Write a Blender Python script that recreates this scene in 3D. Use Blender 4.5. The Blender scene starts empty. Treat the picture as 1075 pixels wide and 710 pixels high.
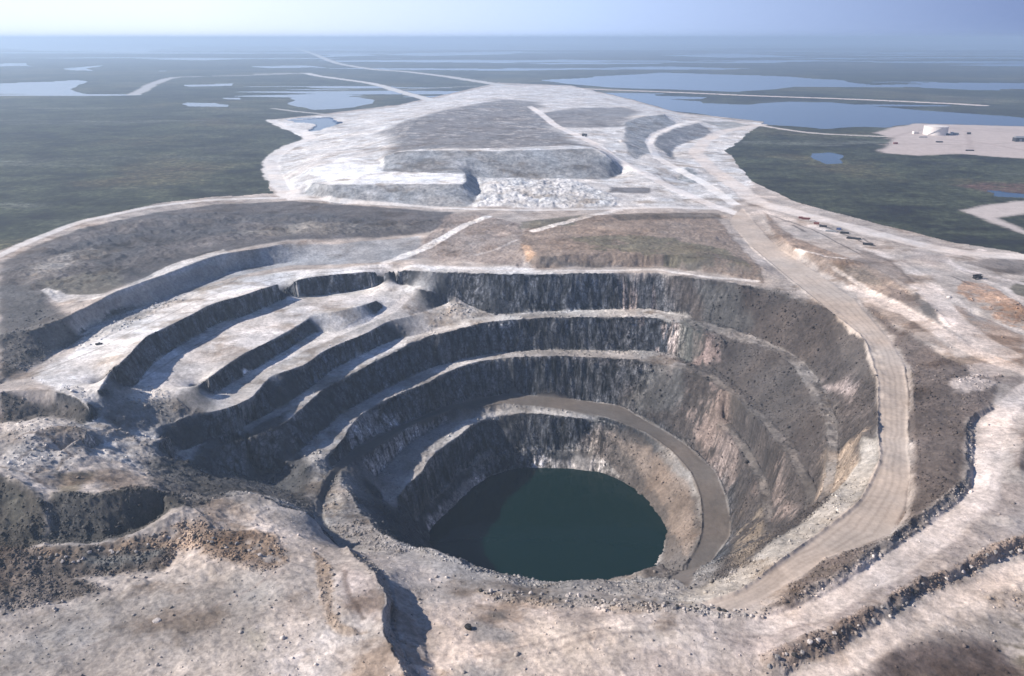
import bpy, math, random
import numpy as np
random.seed(4); rng = np.random.default_rng(7)
sc = bpy.context.scene

# ---------------------------------------------------------------- camera, sky, sun, exposure
CAMZ = 250.0; F = 844.0; CX = 537.5; CY = 355.0
PITCH = math.atan((355 - 40) / F)
cp, sp = math.cos(PITCH), math.sin(PITCH)
cam = bpy.data.objects.new('camera', bpy.data.cameras.new('camera'))
sc.collection.objects.link(cam); sc.camera = cam
cam.location = (0, 0, CAMZ); cam.rotation_euler = (math.pi / 2 - PITCH, 0, 0)
cam.data.sensor_width = 36; cam.data.lens = 36 * F / 1075
cam.data.clip_start = 1; cam.data.clip_end = 200000

SUN_EL = math.radians(35); SUN_AZ = math.radians(-91)        # clockwise from +Y: the sun stands to the left, a little ahead
w = bpy.data.worlds.new('World'); sc.world = w; w.use_nodes = True
nt = w.node_tree
sky = nt.nodes.new('ShaderNodeTexSky'); sky.sky_type = 'NISHITA'; sky.sun_disc = False
sky.sun_elevation = SUN_EL; sky.sun_rotation = SUN_AZ
sky.altitude = 250; sky.air_density = 1.0; sky.dust_density = .6; sky.ozone_density = 2.5
bg = nt.nodes['Background']; bg.inputs['Strength'].default_value = 0.06
tint = nt.nodes.new('ShaderNodeMix'); tint.data_type = 'RGBA'; tint.blend_type = 'MULTIPLY'; tint.inputs[0].default_value = 1
tint.inputs[7].default_value = (.86, .97, 1.25, 1)
nt.links.new(sky.outputs[0], tint.inputs[6]); nt.links.new(tint.outputs[2], bg.inputs['Color'])
# the hazy band of air along the horizon, brighter on the sun's side
ge = nt.nodes.new('ShaderNodeTexCoord'); sx = nt.nodes.new('ShaderNodeSeparateXYZ'); nt.links.new(ge.outputs['Generated'], sx.inputs[0])
mx = nt.nodes.new('ShaderNodeMapRange'); mx.inputs[1].default_value = -.35; mx.inputs[2].default_value = .6; nt.links.new(sx.outputs['X'], mx.inputs[0])
hc = nt.nodes.new('ShaderNodeValToRGB'); hc.color_ramp.elements[0].color = (.66, .72, .86, 1); hc.color_ramp.elements[1].color = (.10, .145, .30, 1); nt.links.new(mx.outputs[0], hc.inputs[0])
e_ = hc.color_ramp.elements.new(.45); e_.color = (.40, .51, .75, 1)
mz = nt.nodes.new('ShaderNodeMapRange'); mz.inputs[1].default_value = .05; mz.inputs[2].default_value = .22; mz.inputs[3].default_value = 1; mz.inputs[4].default_value = 0; mz.interpolation_type = 'SMOOTHSTEP'; nt.links.new(sx.outputs['Z'], mz.inputs[0])
bg2 = nt.nodes.new('ShaderNodeBackground'); nt.links.new(hc.outputs[0], bg2.inputs['Color'])
ms = nt.nodes.new('ShaderNodeMixShader'); nt.links.new(mz.outputs[0], ms.inputs[0]); nt.links.new(bg.outputs[0], ms.inputs[1]); nt.links.new(bg2.outputs[0], ms.inputs[2])
nt.links.new(ms.outputs[0], nt.nodes['World Output'].inputs['Surface'])
sl = bpy.data.lights.new('sun', 'SUN'); sl.energy = 5.0; sl.angle = math.radians(0.6); sl.color = (1.0, 0.92, 0.82)
so = bpy.data.objects.new('sun', sl); sc.collection.objects.link(so)
so.rotation_euler = (math.pi / 2 - SUN_EL, 0, -SUN_AZ + math.pi)
so.location = (-800, 100, 900)
sc.view_settings.view_transform = 'Standard'; sc.view_settings.look = 'None'
sc.view_settings.exposure = 0.6; sc.view_settings.gamma = 1; sc.view_settings.use_curve_mapping = False
sc.cycles.volume_bounces = 1; sc.cycles.max_bounces = 5; sc.cycles.diffuse_bounces = 2
sc.cycles.use_denoising = True

# ---------------------------------------------------------------- the measuring helpers
def ray(px, py):
    u = (px - CX) / F; v = (CY - py) / F
    return u, cp + v * sp, -sp + v * cp
def unproj(px, py, z):
    dx, dy, dz = ray(px, py); t = (z - CAMZ) / dz
    return dx * t, dy * t
def proj(x, y, z):
    d = y * cp - (z - CAMZ) * sp; up = y * sp + (z - CAMZ) * cp
    return CX + F * x / d, CY - F * up / d
def catmull(P, step=3.0):
    P = np.asarray(P, float)
    if len(P) < 3: n = max(2, int(np.hypot(*(P[1] - P[0])[:2]) / step) + 1); t = np.linspace(0, 1, n)[:, None]; return P[0] * (1 - t) + P[1] * t
    Q = np.vstack([2 * P[0] - P[1], P, 2 * P[-1] - P[-2]]); out = []
    for i in range(1, len(Q) - 2):
        a, b, c, d = Q[i - 1], Q[i], Q[i + 1], Q[i + 2]
        n = max(1, int(np.hypot(*(c - b)[:2]) / step)); t = (np.arange(n) / n)[:, None]
        k = .35
        m1 = k * (c - a); m2 = k * (d - b)
        L = np.hypot(*(c - b)[:2]); 
        for m in (m1, m2):
            q = np.hypot(*m[:2])
            if q > L: m *= L / q
        out.append((2*t**3-3*t**2+1)*b + (t**3-2*t**2+t)*m1 + (-2*t**3+3*t**2)*c + (t**3-t**2)*m2)
    out.append(P[-1:]); return np.vstack(out)
def hashg(ix, iy, s):
    h = (ix.astype(np.int64) * 374761393 + iy.astype(np.int64) * 668265263 + s * 974634777) & 0xffffffff
    h = ((h ^ (h >> 13)) * 1274126177) & 0xffffffff
    return ((h ^ (h >> 16)) & 0xffff) / 65535.0
def vnoise(x, y, s=0):
    ix = np.floor(x).astype(np.int32); iy = np.floor(y).astype(np.int32)
    fx = (x - ix); fy = (y - iy); fx = fx*fx*(3-2*fx); fy = fy*fy*(3-2*fy)
    a = hashg(ix, iy, s); b = hashg(ix+1, iy, s); c = hashg(ix, iy+1, s); d = hashg(ix+1, iy+1, s)
    return ((a*(1-fx)+b*fx)*(1-fy) + (c*(1-fx)+d*fx)*fy) * 2 - 1
def fbm(x, y, scale, oct=3, s=0, gain=.5):
    v = 0; a = 1.0; t = 0
    for k in range(oct):
        c, q = math.cos(k*1.1+.4), math.sin(k*1.1+.4)
        v = v + a * vnoise((x*c - y*q)/scale, (x*q + y*c)/scale, s+k*17); t += a; a *= gain; scale *= .47
    return v / t
def sstep(a, b, x):
    t = np.clip((x - a) / (b - a), 0, 1); return t*t*(3-2*t)

# ---------------------------------------------------------------- terrain grid (rings round the viewpoint, fine where the pit is)
rr = [60, 90, 120, 150, 180, 205, 225]; r = 238.0
while r < 45000:
    rr.append(r)
    if r < 460: r += .8
    elif r < 1050: r += 1.05
    elif r < 1150: r += 1.5
    elif r < 5000: r *= 1.0026 if r < 2200 else 1.004
    else: r *= 1.012
rr = np.array(rr)
daz = math.radians(43)
az = np.linspace(-daz, daz, 1280)
side = daz + np.cumsum(np.linspace(.0015, .028, 70))
az = np.concatenate([-side[::-1], az, side])
NR, NA = len(rr), len(az)
R, A = np.meshgrid(rr, az, indexing='ij')
X0 = R * np.sin(A); Y0 = R * np.cos(A)
def to_idx(x, y):
    r_ = np.hypot(x, y); a_ = np.arctan2(x, y)
    return np.interp(r_, rr, np.arange(NR)), np.interp(a_, az, np.arange(NA))

# every line is (px, py, z): where a crest or toe stands in the survey of the photograph
LINES = []; CLEAN = set()
def L(z, *p):
    LINES.append([(q[0], q[1], q[2] if len(q) > 2 else z) for q in p])
    if len(p) and len(p[0]) > 2 and (p[0] in ((333,519.6,-86),(337,533,-86),(765,232,-1),(778,218,0))): CLEAN.add(id(LINES[-1]))
# upper left wall
L(5,(0,352,4),(40,345,4),(84,325,3),(127,304,5),(175,287),(211,273),(239,266),(282,259,3),(302,255,1),(344,250.7,-2),(387,252,-4),(440,246,-4),(470,243,-1))
L(-15,(0,404),(28,393),(62,368),(95,345),(110,338),(169,315.5),(225,293),(245,284),(302,276),(345,275,-13),(392,273,-12),(440,270,-10))
# wall A (top wall of the pit)
RIM = [(734,294,-10),(773,300,-10),(815,305,-10),(845,318,-9),(871,328,-8),(895,345,-8),(907,358,-8),(915,380,-8),(920,401,-8),(921,430,-8),(921.5,460,-8)]
L(-10,(104,409),(111.6,395),(129.6,377.5),(152,354),(175,343.7),(220,321),(253.5,311),(296.6,297),(344.5,288.7),(420.6,284),(491,286),(560,288),(632.7,287),(689,287),*RIM)
L(-30,(106,413),(125,411),(142,405),(158,385),(180,369),(225,342),(253.5,334),(300,314),(345,309),(372.7,305.6),(412,299,-28),(440,303,-25),(475,311,-35),(494,322,-46),(520,330,-51),(576,327,-51),(632,325,-51),(678,325,-51),(717,331,-51),(734,337,-51),(790,352,-51),(840,378,-51),(866,410,-51),(878,450,-50),(877,495,-48),(868,530,-46))
L(-51,(734,343),(786,358),(834,384),(858,414),(868,452),(866,500),(856,535,-50))
# second wall, left
L(-30,(205,405),(214,400),(253.5,372),(300,349),(322,335),(328,330),(353,327),(378,321),(395,316))
L(-45,(207,413),(223,415.5),(242,402),(260,392.5),(297,370,-44),(315,359,-43),(331,350,-43),(354,348,-43),(388,338,-43),(399,325,-40))
# third wall, left
L(-45,(89,474,-30),(127,463,-36),(162,450,-41),(182,444,-43),(200,437),(230,431),(263,418),(283,395),(318.7,382.7),(344.5,366),(387,349),(406,338),(446,327),(470,318,-42))
L(-64,(180,480,-60),(215,465),(230,458.7,-66),(263,443.5,-66),(293,429.6,-66),(314,416,-66),(329,404,-66),(345,391,-65),(384,370,-63),(417,357,-62),(446,350,-60),(468,342,-56),(494,336,-52))
# wall B
L(-51,(182,489,-64),(230,468,-67),(281,452,-67),(301,442,-67),(324,421,-67),(341,407,-66),(372,391,-65),(397,378,-63),(440,357,-61),(468,349.5,-57),(508,339,-52),(560,334.5),(632,333),(678,333),(700,336),(732,347),(760,358,-54))
L(-91,(300,486),(322,469),(329,462),(344.6,449),(361,434),(391,416),(427,398),(457,386,-90),(499,374.6,-87),(520,371,-86),(576,367.5,-86),(632.7,367.5,-86),(689,369,-86),(711.5,374.6,-85),(760,395,-83),(790,420,-81),(812,444,-78),(831,467,-76),(845,492,-75),(857,514,-72),(851,537,-70))
# wall C and the inner side of the right bench
L(-91,(318,494,-90),(342.6,479),(359,461),(369,446),(384,431),(419,413.6),(449,402),(472,390,-90),(500,380,-87),(536,376,-86),(592.7,374.5,-86),(649,376,-86),(683,379.5,-86),(708,385,-86),(750,403,-84),(784,429,-82),(804,452,-80),(822,474,-78),(836,498,-77),(847,520,-76),(840,547,-74))
RAMP_O = [(333,519.6,-86),(346.6,494,-96),(372,471,-107),(417.6,448.6,-118),(463,428,-122),(500,419,-125),(530.7,414,-127),(592.7,418,-131),(649,426,-135),(683,444.6,-141),(719,466,-147),(750,494,-151),(762,522,-155),(766,543,-158),(766,563,-160),(748,588,-163),(723,617,-167)]
RAMP_I = [(337,533,-86),(345,512,-95),(359,492,-101),(392,471,-110),(433,446,-118),(473,431,-122),(500,429,-125),(530.7,423.5,-127),(592.7,430.6,-131),(637.7,439,-135),(677,454.5,-141),(705,474,-147),(725,497,-151),(735,522,-155),(737,550,-158),(734,568,-160),(723,588,-163),(700,609,-167)]
L(0,*RAMP_O); L(0,*RAMP_I)
RAMP2_O = [(333,519.6,-86),(330,530,-82),(331,545,-75),(343,560,-66),(358,574,-54),(378,585,-40)]
RAMP2_I = [(337,533,-86),(339,545,-79),(351,557,-70),(368,569,-56),(388,578,-41)]
L(0,*RAMP2_O); L(0,*RAMP2_I)
# third bench on the right
L(-112,(760,440),(775,455),(795,485),(808,515),(812,545),(805,575)); L(-114,(752,445),(766,459),(786,488),(798,517),(802,546),(796,575))
# walls under the ramp
L(-131,(392,504,-132),(405,490,-132),(428,469,-132),(458,449,-132),(500,439,-132))
L(-133,(400,525),(417.6,519.6),(428,507),(443,494),(453,479),(483.5,457.5),(497,444.6),(525,436),(556,434.8),(592.7,437.6),(626.5,442,-138),(652,449,-141))
L(-168,(433,547),(450.6,527),(473,507),(480,497),(516.6,480),(556,474.6),(587,472.5),(620,474))
LAKE_Z = -185.0
SHORE = [(453,571),(453,558),(463,546),(483.5,527),(502,509),(528,496),(550,492.5),(592.7,493),(626.5,497),(649,505),(671.5,519),(685.6,536),(697,556),(698,570),(692,586),(677.5,604)]
L(LAKE_Z, *SHORE)
LAKEC = (33.5, 650.0); LAKER = 110.0
WLINES = []
for rad, z, a0, a1 in ((LAKER-1, LAKE_Z, 192, 330), (LAKER-25, LAKE_Z-14, 0, 360), (158, -126, 235, 305), (168, -125, 235, 305)):
    WLINES.append([(LAKEC[0]+rad*math.cos(math.radians(t)), LAKEC[1]+rad*math.sin(math.radians(t)), z) for t in range(a0, a1+1, 6)])
WLINES.append([(LAKEC[0]-60, LAKEC[1], -202), (LAKEC[0]+60, LAKEC[1], -202)])
# near rim
L(0,(359,492,-101),(356,508,-93),(368,521,-87),(373,534,-83),(386,547,-72),(402,562,-52),(415,569,-38),(427,575,-34),(453,578,-32),(478,588,-30),(503,603,-28),(515,603.5,-28),(548,617,-26),(571,620,-26),(601,614,-26),(627,612,-26),(652,617,-25),(690,614,-24),(723,618,-22),(750,611,-20),(770,603.5,-19),(817,565,-17),(868,526,-15),(893,500,-14),(904,478,-13),(903,455,-14))
L(-8,(921.5,460),(923,484),(902,526),(860,560),(817,591),(775,621),(728,636,-9),(704,630,-14),(690,622,-20))
L(0,(440,600,-26),(500,618,-22),(560,628,-18),(620,632,-15),(700,640,-8),(780,648,-6))
L(0,(480,640,-18),(520,680,-10),(600,665,-7),(700,670,-6),(760,690,-5),(800,702,-5)); L(0,(500,720,-8),(650,720,-4),(760,720,-4)); L(0,(450,820,-8),(640,820,-1),(900,820,-3),(1100,820,-4))
# spur and the shaded gully in the foreground
L(0,(232,524,-22),(256,522,-24),(276,522.5,-25),(293,532,-26),(318,537,-28),(334,547,-34))
L(0,(240,545,-23),(300,560,-22),(340,574,-21),(360,582,-20))
L(0,(364,574,-22),(372,588,-14),(397,608,-6),(404,631,-2),(399,652,0),(412,682,2),(425,712,4),(450,790,6))
L(0,(381,588,-22),(406,604,-16),(414,628,-12),(410,650,-9),(423,680,-7),(437,712,-5),(465,790,-3)); L(0,(432,620,-20),(442,660,-16),(457,700,-11))
L(0,(300,620,-10),(200,620,-15),(100,640,-18),(0,652,-20)); L(0,(-60,730,-9),(0,720,-8),(150,720,-4),(300,720,1)); L(0,(-100,820,-6),(200,820,-1),(350,820,4))
L(0,(355,610,-8),(362,640,-4),(380,660,-2),(385,700,1))
# ridge band and dark face on the left
L(0,(-60,600,-24),(0,590,-21),(38,579,-20),(90,574,-19),(127,568,-19),(157,556,-16),(175,545,-13),(188,540,-13),(208,543,-15),(235,556,-20))
L(-28,(-60,622),(0,612),(60,606),(120,602),(172,606,-27),(182,592,-25),(200,588,-23)); L(-20,(0,640),(60,634),(110,622),(150,612,-21))
L(0,(58,524,-10),(82,521,-8),(106,521,-8),(152,516,-9),(180,523,-14),(200,532,-20)); L(-28,(40,572),(90,569),(130,562),(160,551),(180,538,-27))
L(0,(-60,500,-4),(0,499,-5),(22,512,-6),(42,530,-10),(50,545,-16)); L(0,(-60,570,-26),(0,572,-26),(30,573,-26))
L(0,(-60,412,-8),(0,411,-8),(40,409,-9),(75,414,-10),(93,428,-14)); L(-25,(-60,450),(0,447),(30,438),(60,438),(86,447),(100,440,-24))
L(0,(0,480,-16),(40,455,-14),(90,456,-20),(60,485,-20),(100,502,-24),(60,515,-14))
L(0,(150,414,-31),(205,405,-30)); L(0,(132,477,-38),(178,460,-43)); L(0,(60,478,-25),(110,468,-32))
L(0,(150,495,-40),(180,503,-46),(200,484,-58)); L(0,(170,512,-26),(205,520,-36),(225,512,-48))
L(0,(215,503,-78),(250,502,-94),(280,508,-100),(310,520,-97)); L(0,(240,482,-90),(290,497,-100),(318,500,-96))
# hollow between the perimeter road and the first wall
L(0,(100,270,-6),(200,240,-5),(300,228,-3)); L(0,(30,345,-6),(60,312,-5),(110,312,-5),(160,290,-3)); L(-5,(0,290,-2),(60,290),(130,280))
# centre mound, far roads
L(2,(545,262,2),(568,269,3),(627,266,4),(700,269,4),(759,273,3),(801,281,0)); L(-9,(545,279,-8),(570,281),(627,281),(700,281),(760,291),(803,297))
L(5,(600,240),(700,240),(750,250,3)); L(0,(470,226,3),(500,225,5),(535,238,4)); L(0,(420,262,-6),(455,248,-1),(480,232,3)); L(1,(560,222),(640,220),(700,218),(757,223,0))
L(-9,(250,292,-10),(344,281),(420,277),(490,279),(545,283),(630,284))
# right haul road and the level above it
ROAD_R = [(765,232,-1),(789,260,-4),(826,291,-7),(871,327.6,-8),(907,358,-8),(920,401,-8),(921.5,460,-8),(923,484,-8),(902,526,-8),(860,560,-8),(817,591,-8),(775,621,-8),(728,636,-9)]
L(0,*ROAD_R[:4])
ROAD_RO = [(778,218,0),(814,258,-4),(859,288,-6),(896,313.5,-7),(933,356,-8),(949.6,384,-8),(954,418,-8),(952,460,-8),(955,503,-8),(950,537,-8),(933,561,-8),(905,573,-8),(866,586,-8),(843,604,-8),(803,627,-8),(775,643,-7)]
L(0,*ROAD_RO)
L(4,(800,228,1),(831,258,4),(868,272,6),(902,276,6),(933,289,6),(958,305,5),(975,320,4),(992,338,3))
L(0,(900,307,-6),(944,322,-3),(989,347,1),(1028,370,2),(1075,390,3),(1140,415,3)); L(0,(925,330,-6),(960,352,-1),(1000,372,1),(1060,400,3))
L(3,(900,240,2),(1000,270),(1075,290),(1140,310)); L(3,(1010,300,4),(1045,310,6),(1075,325,7)); L(-1,(1020,330),(1075,350)) 
L(-3,(957,388),(961,440),(964,500),(954,545,-4),(930,569,-5)); L(3,(975,400,0),(1000,400),(1040,400)); L(4,(985,480,2),(1005,480)) 
L(3.5,(1040,425),(1017,440),(1012,470),(1012,495),(990,523,3),(945,556,1.5),(898,587,.5),(855,615,-2),(800,640,-5))
L(0,(1045,428,1),(1023,446,0),(1020,475,0),(1020,508,-.5),(998,533,-1),(955,563,-2),(909,596,-3),(862,627,-5),(800,650,-7))
L(0,(1060,440,3),(1040,500,2),(1035,525,1),(960,592,-2),(850,652,-5)); L(6,(1075,460),(1068,490)) 
L(.5,(1140,552),(1075,566),(1040,578),(1000,598),(965,611),(920,637,0),(870,664,-1),(815,690,-3))
L(-4,(1140,570),(1075,582),(1040,593),(1000,613),(965,626),(925,654),(880,683,-5),(826,709,-6)); L(-5,(956,648),(1020,620),(1075,605)); L(-5,(900,720),(1000,700),(1075,680))
# waste rock dumps far behind
L(42,(404,164,38),(417,160),(500,158.6),(540,158),(590,157),(621,156),(632,160,38),(641,167,28),(650,174,14)); L(22,(402,180),(440,181),(488,181.5),(494,184,14),(500,186,10),(540,186,9),(604,188,8),(636,188,6),(652,182,3))
L(22,(328,192,16),(346,194.5),(400,194),(450,193.5),(486,193),(488,184),(487,181.5)); L(2,(318,203,2),(346,212),(397,215),(450,216),(490,216),(503,203,3),(500,188,8))
L(22,(326,179,20),(345,170),(395,168,24),(400,178)); L(0,(303,200),(290,170),(310,152),(335,143,4)); L(36,(425,140,40),(440,125,36),(480,115,32),(540,108,26),(600,118,30)); L(0,(350,121),(422,111),(455,104),(523,89),(600,91)); L(14,(360,150,16),(375,130,12))
L(30,(556,116,26),(584.5,133,30),(618,147,32),(640,160,24),(658,172.7,15),(686,187,8),(714,201,3),(753,218,0)); L(30,(620,115,26),(655,134,30),(650,150,26)); L(10,(510,196),(560,200),(620,200,8),(646,213,3),(500,215,3))
L(33,(656,129),(675,122.5),(697,120)); L(30,(650,146),(657,153,28)); L(14,(711,130),(684,143),(680,152),(684,160),(668,166))
L(14,(687,150),(690,143),(710,134.5),(734,129)); L(14,(694,158,10),(700,163,4)); L(0,(705,166),(709,155),(725,147.5),(748,142.5),(760,140)); L(9,(714,181,5),(722,175.5),(729,180,6)); L(0,(711,188),(722,191),(734,193))
ACTIVE = [(-900,1200),(-900,420),(-120,300),(0,263),(84,231),(160,214),(225,207),(288,203),(281,185),(281,165),(318,146),(284,126),(345,119),(420,110),(455,102),(523,87),(600,90),(660,104),(710,118),(802,128),(762,158),(790,190),(830,211),(905,231),(1000,255),(1060,264),(1200,300),(1900,430),(1900,1200)]

def poly_mask(pts, z=None, warp=0.0, wscale=20.0, X=None, Y=None, soft=0.0, seed=0, world=False):
    """alpha mask (NR, NA) of a polygon given in survey pixels; lies on the terrain when z is None"""
    P = np.array([(q if world else hit(q[0], q[1])[:2] if z is None else unproj(q[0], q[1], z)) for q in pts])
    return world_poly(P, warp, wscale, soft, seed)
def world_poly(P, warp, wscale, soft, seed):
    m = np.zeros((NR, NA), np.float32)
    k_ = max(1.0, float(np.median(np.hypot(P[:, 0], P[:, 1])))/750); warp *= k_; wscale *= k_; soft *= k_
    pad = warp + soft + 2
    rmin = 0 if False else max(1.0, min(np.hypot(*p) for p in P) - pad)
    # bounding box in ring / azimuth indices
    bx0, by0 = P.min(0) - pad; bx1, by1 = P.max(0) + pad
    edge = np.vstack([np.linspace(P[i], P[(i+1) % len(P)], 24) for i in range(len(P))])
    i_, j_ = to_idx(edge[:, 0], edge[:, 1])
    inside_origin = False
    i0 = int(max(0, np.interp(rr[int(i_.min())] - pad, rr, np.arange(NR)) - 1)); i1 = int(min(NR, np.interp(rr[int(min(NR-1, i_.max()+1))] + pad, rr, np.arange(NR)) + 2))
    rm = rr[i0]; dj = pad / rm
    a0 = az[int(j_.min())] - dj; a1 = az[int(min(NA-1, j_.max()+1))] + dj
    j0 = int(np.searchsorted(az, a0)); j1 = int(min(NA, np.searchsorted(az, a1) + 1)); j0 = max(0, j0 - 1)
    x = X0[i0:i1, j0:j1].astype(np.float64); y = Y0[i0:i1, j0:j1].astype(np.float64)
    if warp:
        x = x + warp * fbm(x, y, wscale, 3, 100+seed); y = y + warp * fbm(x, y, wscale, 3, 200+seed)
    c = np.zeros(x.shape, bool); d = np.full(x.shape, 1e9) if soft else None
    n = len(P)
    for k in range(n):
        (xa, ya), (xb, yb) = P[k], P[(k+1) % n]
        if ya != yb:
            c ^= ((ya > y) != (yb > y)) & (x < (xb-xa)*(y-ya)/(yb-ya)+xa)
        if soft:
            ab2 = (xb-xa)**2+(yb-ya)**2 + 1e-9
            t = np.clip(((x-xa)*(xb-xa)+(y-ya)*(yb-ya))/ab2, 0, 1)
            d = np.minimum(d, np.hypot(x-xa-t*(xb-xa), y-ya-t*(yb-ya)))
    if soft:
        v = np.where(c, sstep(0, soft, d+soft*.5), 1-sstep(0, soft, d+soft*.5)) if False else sstep(-soft, soft, np.where(c, d, -d))
    else: v = c.astype(np.float32)
    m[i0:i1, j0:j1] = v
    return m
def line_mask(pts, width, soft=2.0, warp=0.0, wscale=15, seed=0, world=False, wpts=None):
    """alpha mask along a line on the terrain; width in metres, or one width per point"""
    P = np.array([hit(q[0], q[1])[:2] for q in catmull([(a, b) for a, b in pts], 8.0)]) if wpts is None else np.array(wpts)
    m = np.zeros((NR, NA), np.float32); wmax = width + soft + warp + 1
    for k in range(len(P)-1):
        (xa, ya), (xb, yb) = P[k], P[k+1]
        i_, j_ = to_idx(np.array([xa, xb]), np.array([ya, yb])); rmid = min(math.hypot(xa, ya), math.hypot(xb, yb))
        i0 = int(max(0, np.searchsorted(rr, rmid - wmax - 1) - 1)); i1 = int(np.searchsorted(rr, max(math.hypot(xa, ya), math.hypot(xb, yb)) + wmax) + 1)
        dj = wmax / rmid
        aa, ab_ = sorted((math.atan2(xa, ya), math.atan2(xb, yb)))
        j0 = max(0, int(np.searchsorted(az, aa - dj)) - 1); j1 = int(np.searchsorted(az, ab_ + dj) + 1)
        x = X0[i0:i1, j0:j1]; y = Y0[i0:i1, j0:j1]
        if x.size == 0: continue
        if warp:
            x2 = x + warp * fbm(x, y, wscale, 2, 300+seed); y = y + warp * fbm(x, y, wscale, 2, 400+seed); x = x2
        t = np.clip(((x-xa)*(xb-xa)+(y-ya)*(yb-ya))/((xb-xa)**2+(yb-ya)**2+1e-9), 0, 1)
        d = np.hypot(x-xa-t*(xb-xa), y-ya-t*(yb-ya))
        m[i0:i1, j0:j1] = np.maximum(m[i0:i1, j0:j1], 1 - sstep(width/2-soft/2, width/2+soft/2, d))
    return m

# ---- heights: the surveyed lines are held, a membrane spans between them
cz = np.zeros((NR, NA)); cn = np.zeros((NR, NA))
act = world_poly(np.array([unproj(a, b, 0) if b > 60 else (0, 0) for a, b in ACTIVE]), 0, 1, 0, 0) > .5
cn[~act] = 1
cn[:, 0] = cn[:, -1] = 1
def put(P):
    P = np.asarray(P)
    for a, b in zip(P[:-1], P[1:]):
        n = int(max(2, np.hypot(*(np.array(to_idx(b[0], b[1])) - np.array(to_idx(a[0], a[1])))) * 2)) + 1
        t = np.linspace(0, 1, n)[:, None]; q = a*(1-t)+b*t
        i_, j_ = to_idx(q[:, 0], q[:, 1]); ii = np.rint(i_).astype(int); jj = np.rint(j_).astype(int)
        for di, dj_ in ((0, 0), (0, 1)):
            i2 = np.clip(ii+di, 0, NR-1); j2 = np.clip(jj+dj_, 0, NA-1)
            cz[i2, j2] = q[:, 2]; cn[i2, j2] = 1
for pts in LINES:
    q = np.array([(*unproj(a, b, z), z) for a, b, z in catmull(pts, 3.0)])
    if id(pts) not in CLEAN:
        k = len(CLEAN) + int(abs(q[0, 0])); jm = 1.0*np.clip(np.hypot(q[:, 0], q[:, 1])/500, .9, 3)*np.where(np.hypot(q[:, 0], q[:, 1]) > 560, .45, 1.2)
        q[:, 0] += jm*fbm(q[:, 0], q[:, 1], 9, 3, k); q[:, 1] += jm*fbm(q[:, 0], q[:, 1], 9, 3, k+5)
    put(q)
for pts in WLINES: put(catmull(pts, 6.0))
cz[cn == 0] = 0
def solve(cz, cn, lev=0):
    h, w_ = cz.shape
    if min(h, w_) <= 12 or lev > 7: init = np.full((h, w_), (cz*cn).sum()/max(1, cn.sum()))
    else:
        H, W = (h+1)//2, (w_+1)//2
        pz = np.zeros((2*H, 2*W)); pn = np.zeros((2*H, 2*W)); pz[:h, :w_] = cz*cn; pn[:h, :w_] = cn
        sz = pz.reshape(H, 2, W, 2).sum((1, 3)); sn = pn.reshape(H, 2, W, 2).sum((1, 3))
        c = solve(np.where(sn > 0, sz/np.maximum(sn, 1), 0), (sn > 0).astype(float), lev+1)
        up = np.repeat(np.repeat(c, 2, 0), 2, 1)[:h, :w_]; init = up
    z = np.where(cn > 0, cz, init); free = cn == 0
    its = 160 if lev > 2 else (70 if lev > 0 else 45)
    for _ in range(its):
        p = np.pad(z, 1, mode='edge')
        z = np.where(free, (p[:-2, 1:-1]+p[2:, 1:-1]+p[1:-1, :-2]+p[1:-1, 2:])*.25, z)
    return z
Z = solve(cz, cn)
def hit(px, py):
    """where the line of sight through a survey pixel first meets the smooth terrain"""
    dx, dy, dz = ray(px, py); g = math.hypot(dx, dy); a = math.atan2(dx, dy)
    j = float(np.interp(a, az, np.arange(NA))); j0 = min(NA-2, int(j)); f = j-j0
    col = Z[:, j0]*(1-f) + Z[:, j0+1]*f
    h = CAMZ + dz/g*rr
    k = np.nonzero(h <= col)[0]
    if len(k) == 0: return (*unproj(px, py, 0), 0.0) if dz < -1e-4 else (dx*4e4, dy*4e4, 0.)
    k = k[0]
    if k == 0: r_ = rr[0]
    else:
        d0 = h[k-1]-col[k-1]; d1 = h[k]-col[k]; t = d0/(d0-d1+1e-12); r_ = rr[k-1]*(1-t)+rr[k]*t
    return r_*math.sin(a), r_*math.cos(a), CAMZ+dz/g*r_

def grad(Z_):
    gr = np.gradient(Z_, rr, axis=0); ga = np.gradient(Z_, az, axis=1)/R
    return gr, ga
gr, ga = grad(Z); S0 = np.hypot(gr, ga)

def sample(Z_, di, dj):
    I = np.clip(np.arange(NR)[:, None] + di, 0, NR-1.001); J = np.clip(np.arange(NA)[None, :] + dj, 0, NA-1.001)
    i0 = I.astype(int); j0 = J.astype(int); fi = I-i0; fj = J-j0
    return (Z_[i0, j0]*(1-fi)+Z_[i0+1, j0]*fi)*(1-fj) + (Z_[i0, j0+1]*(1-fi)+Z_[i0+1, j0+1]*fi)*fj

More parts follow.
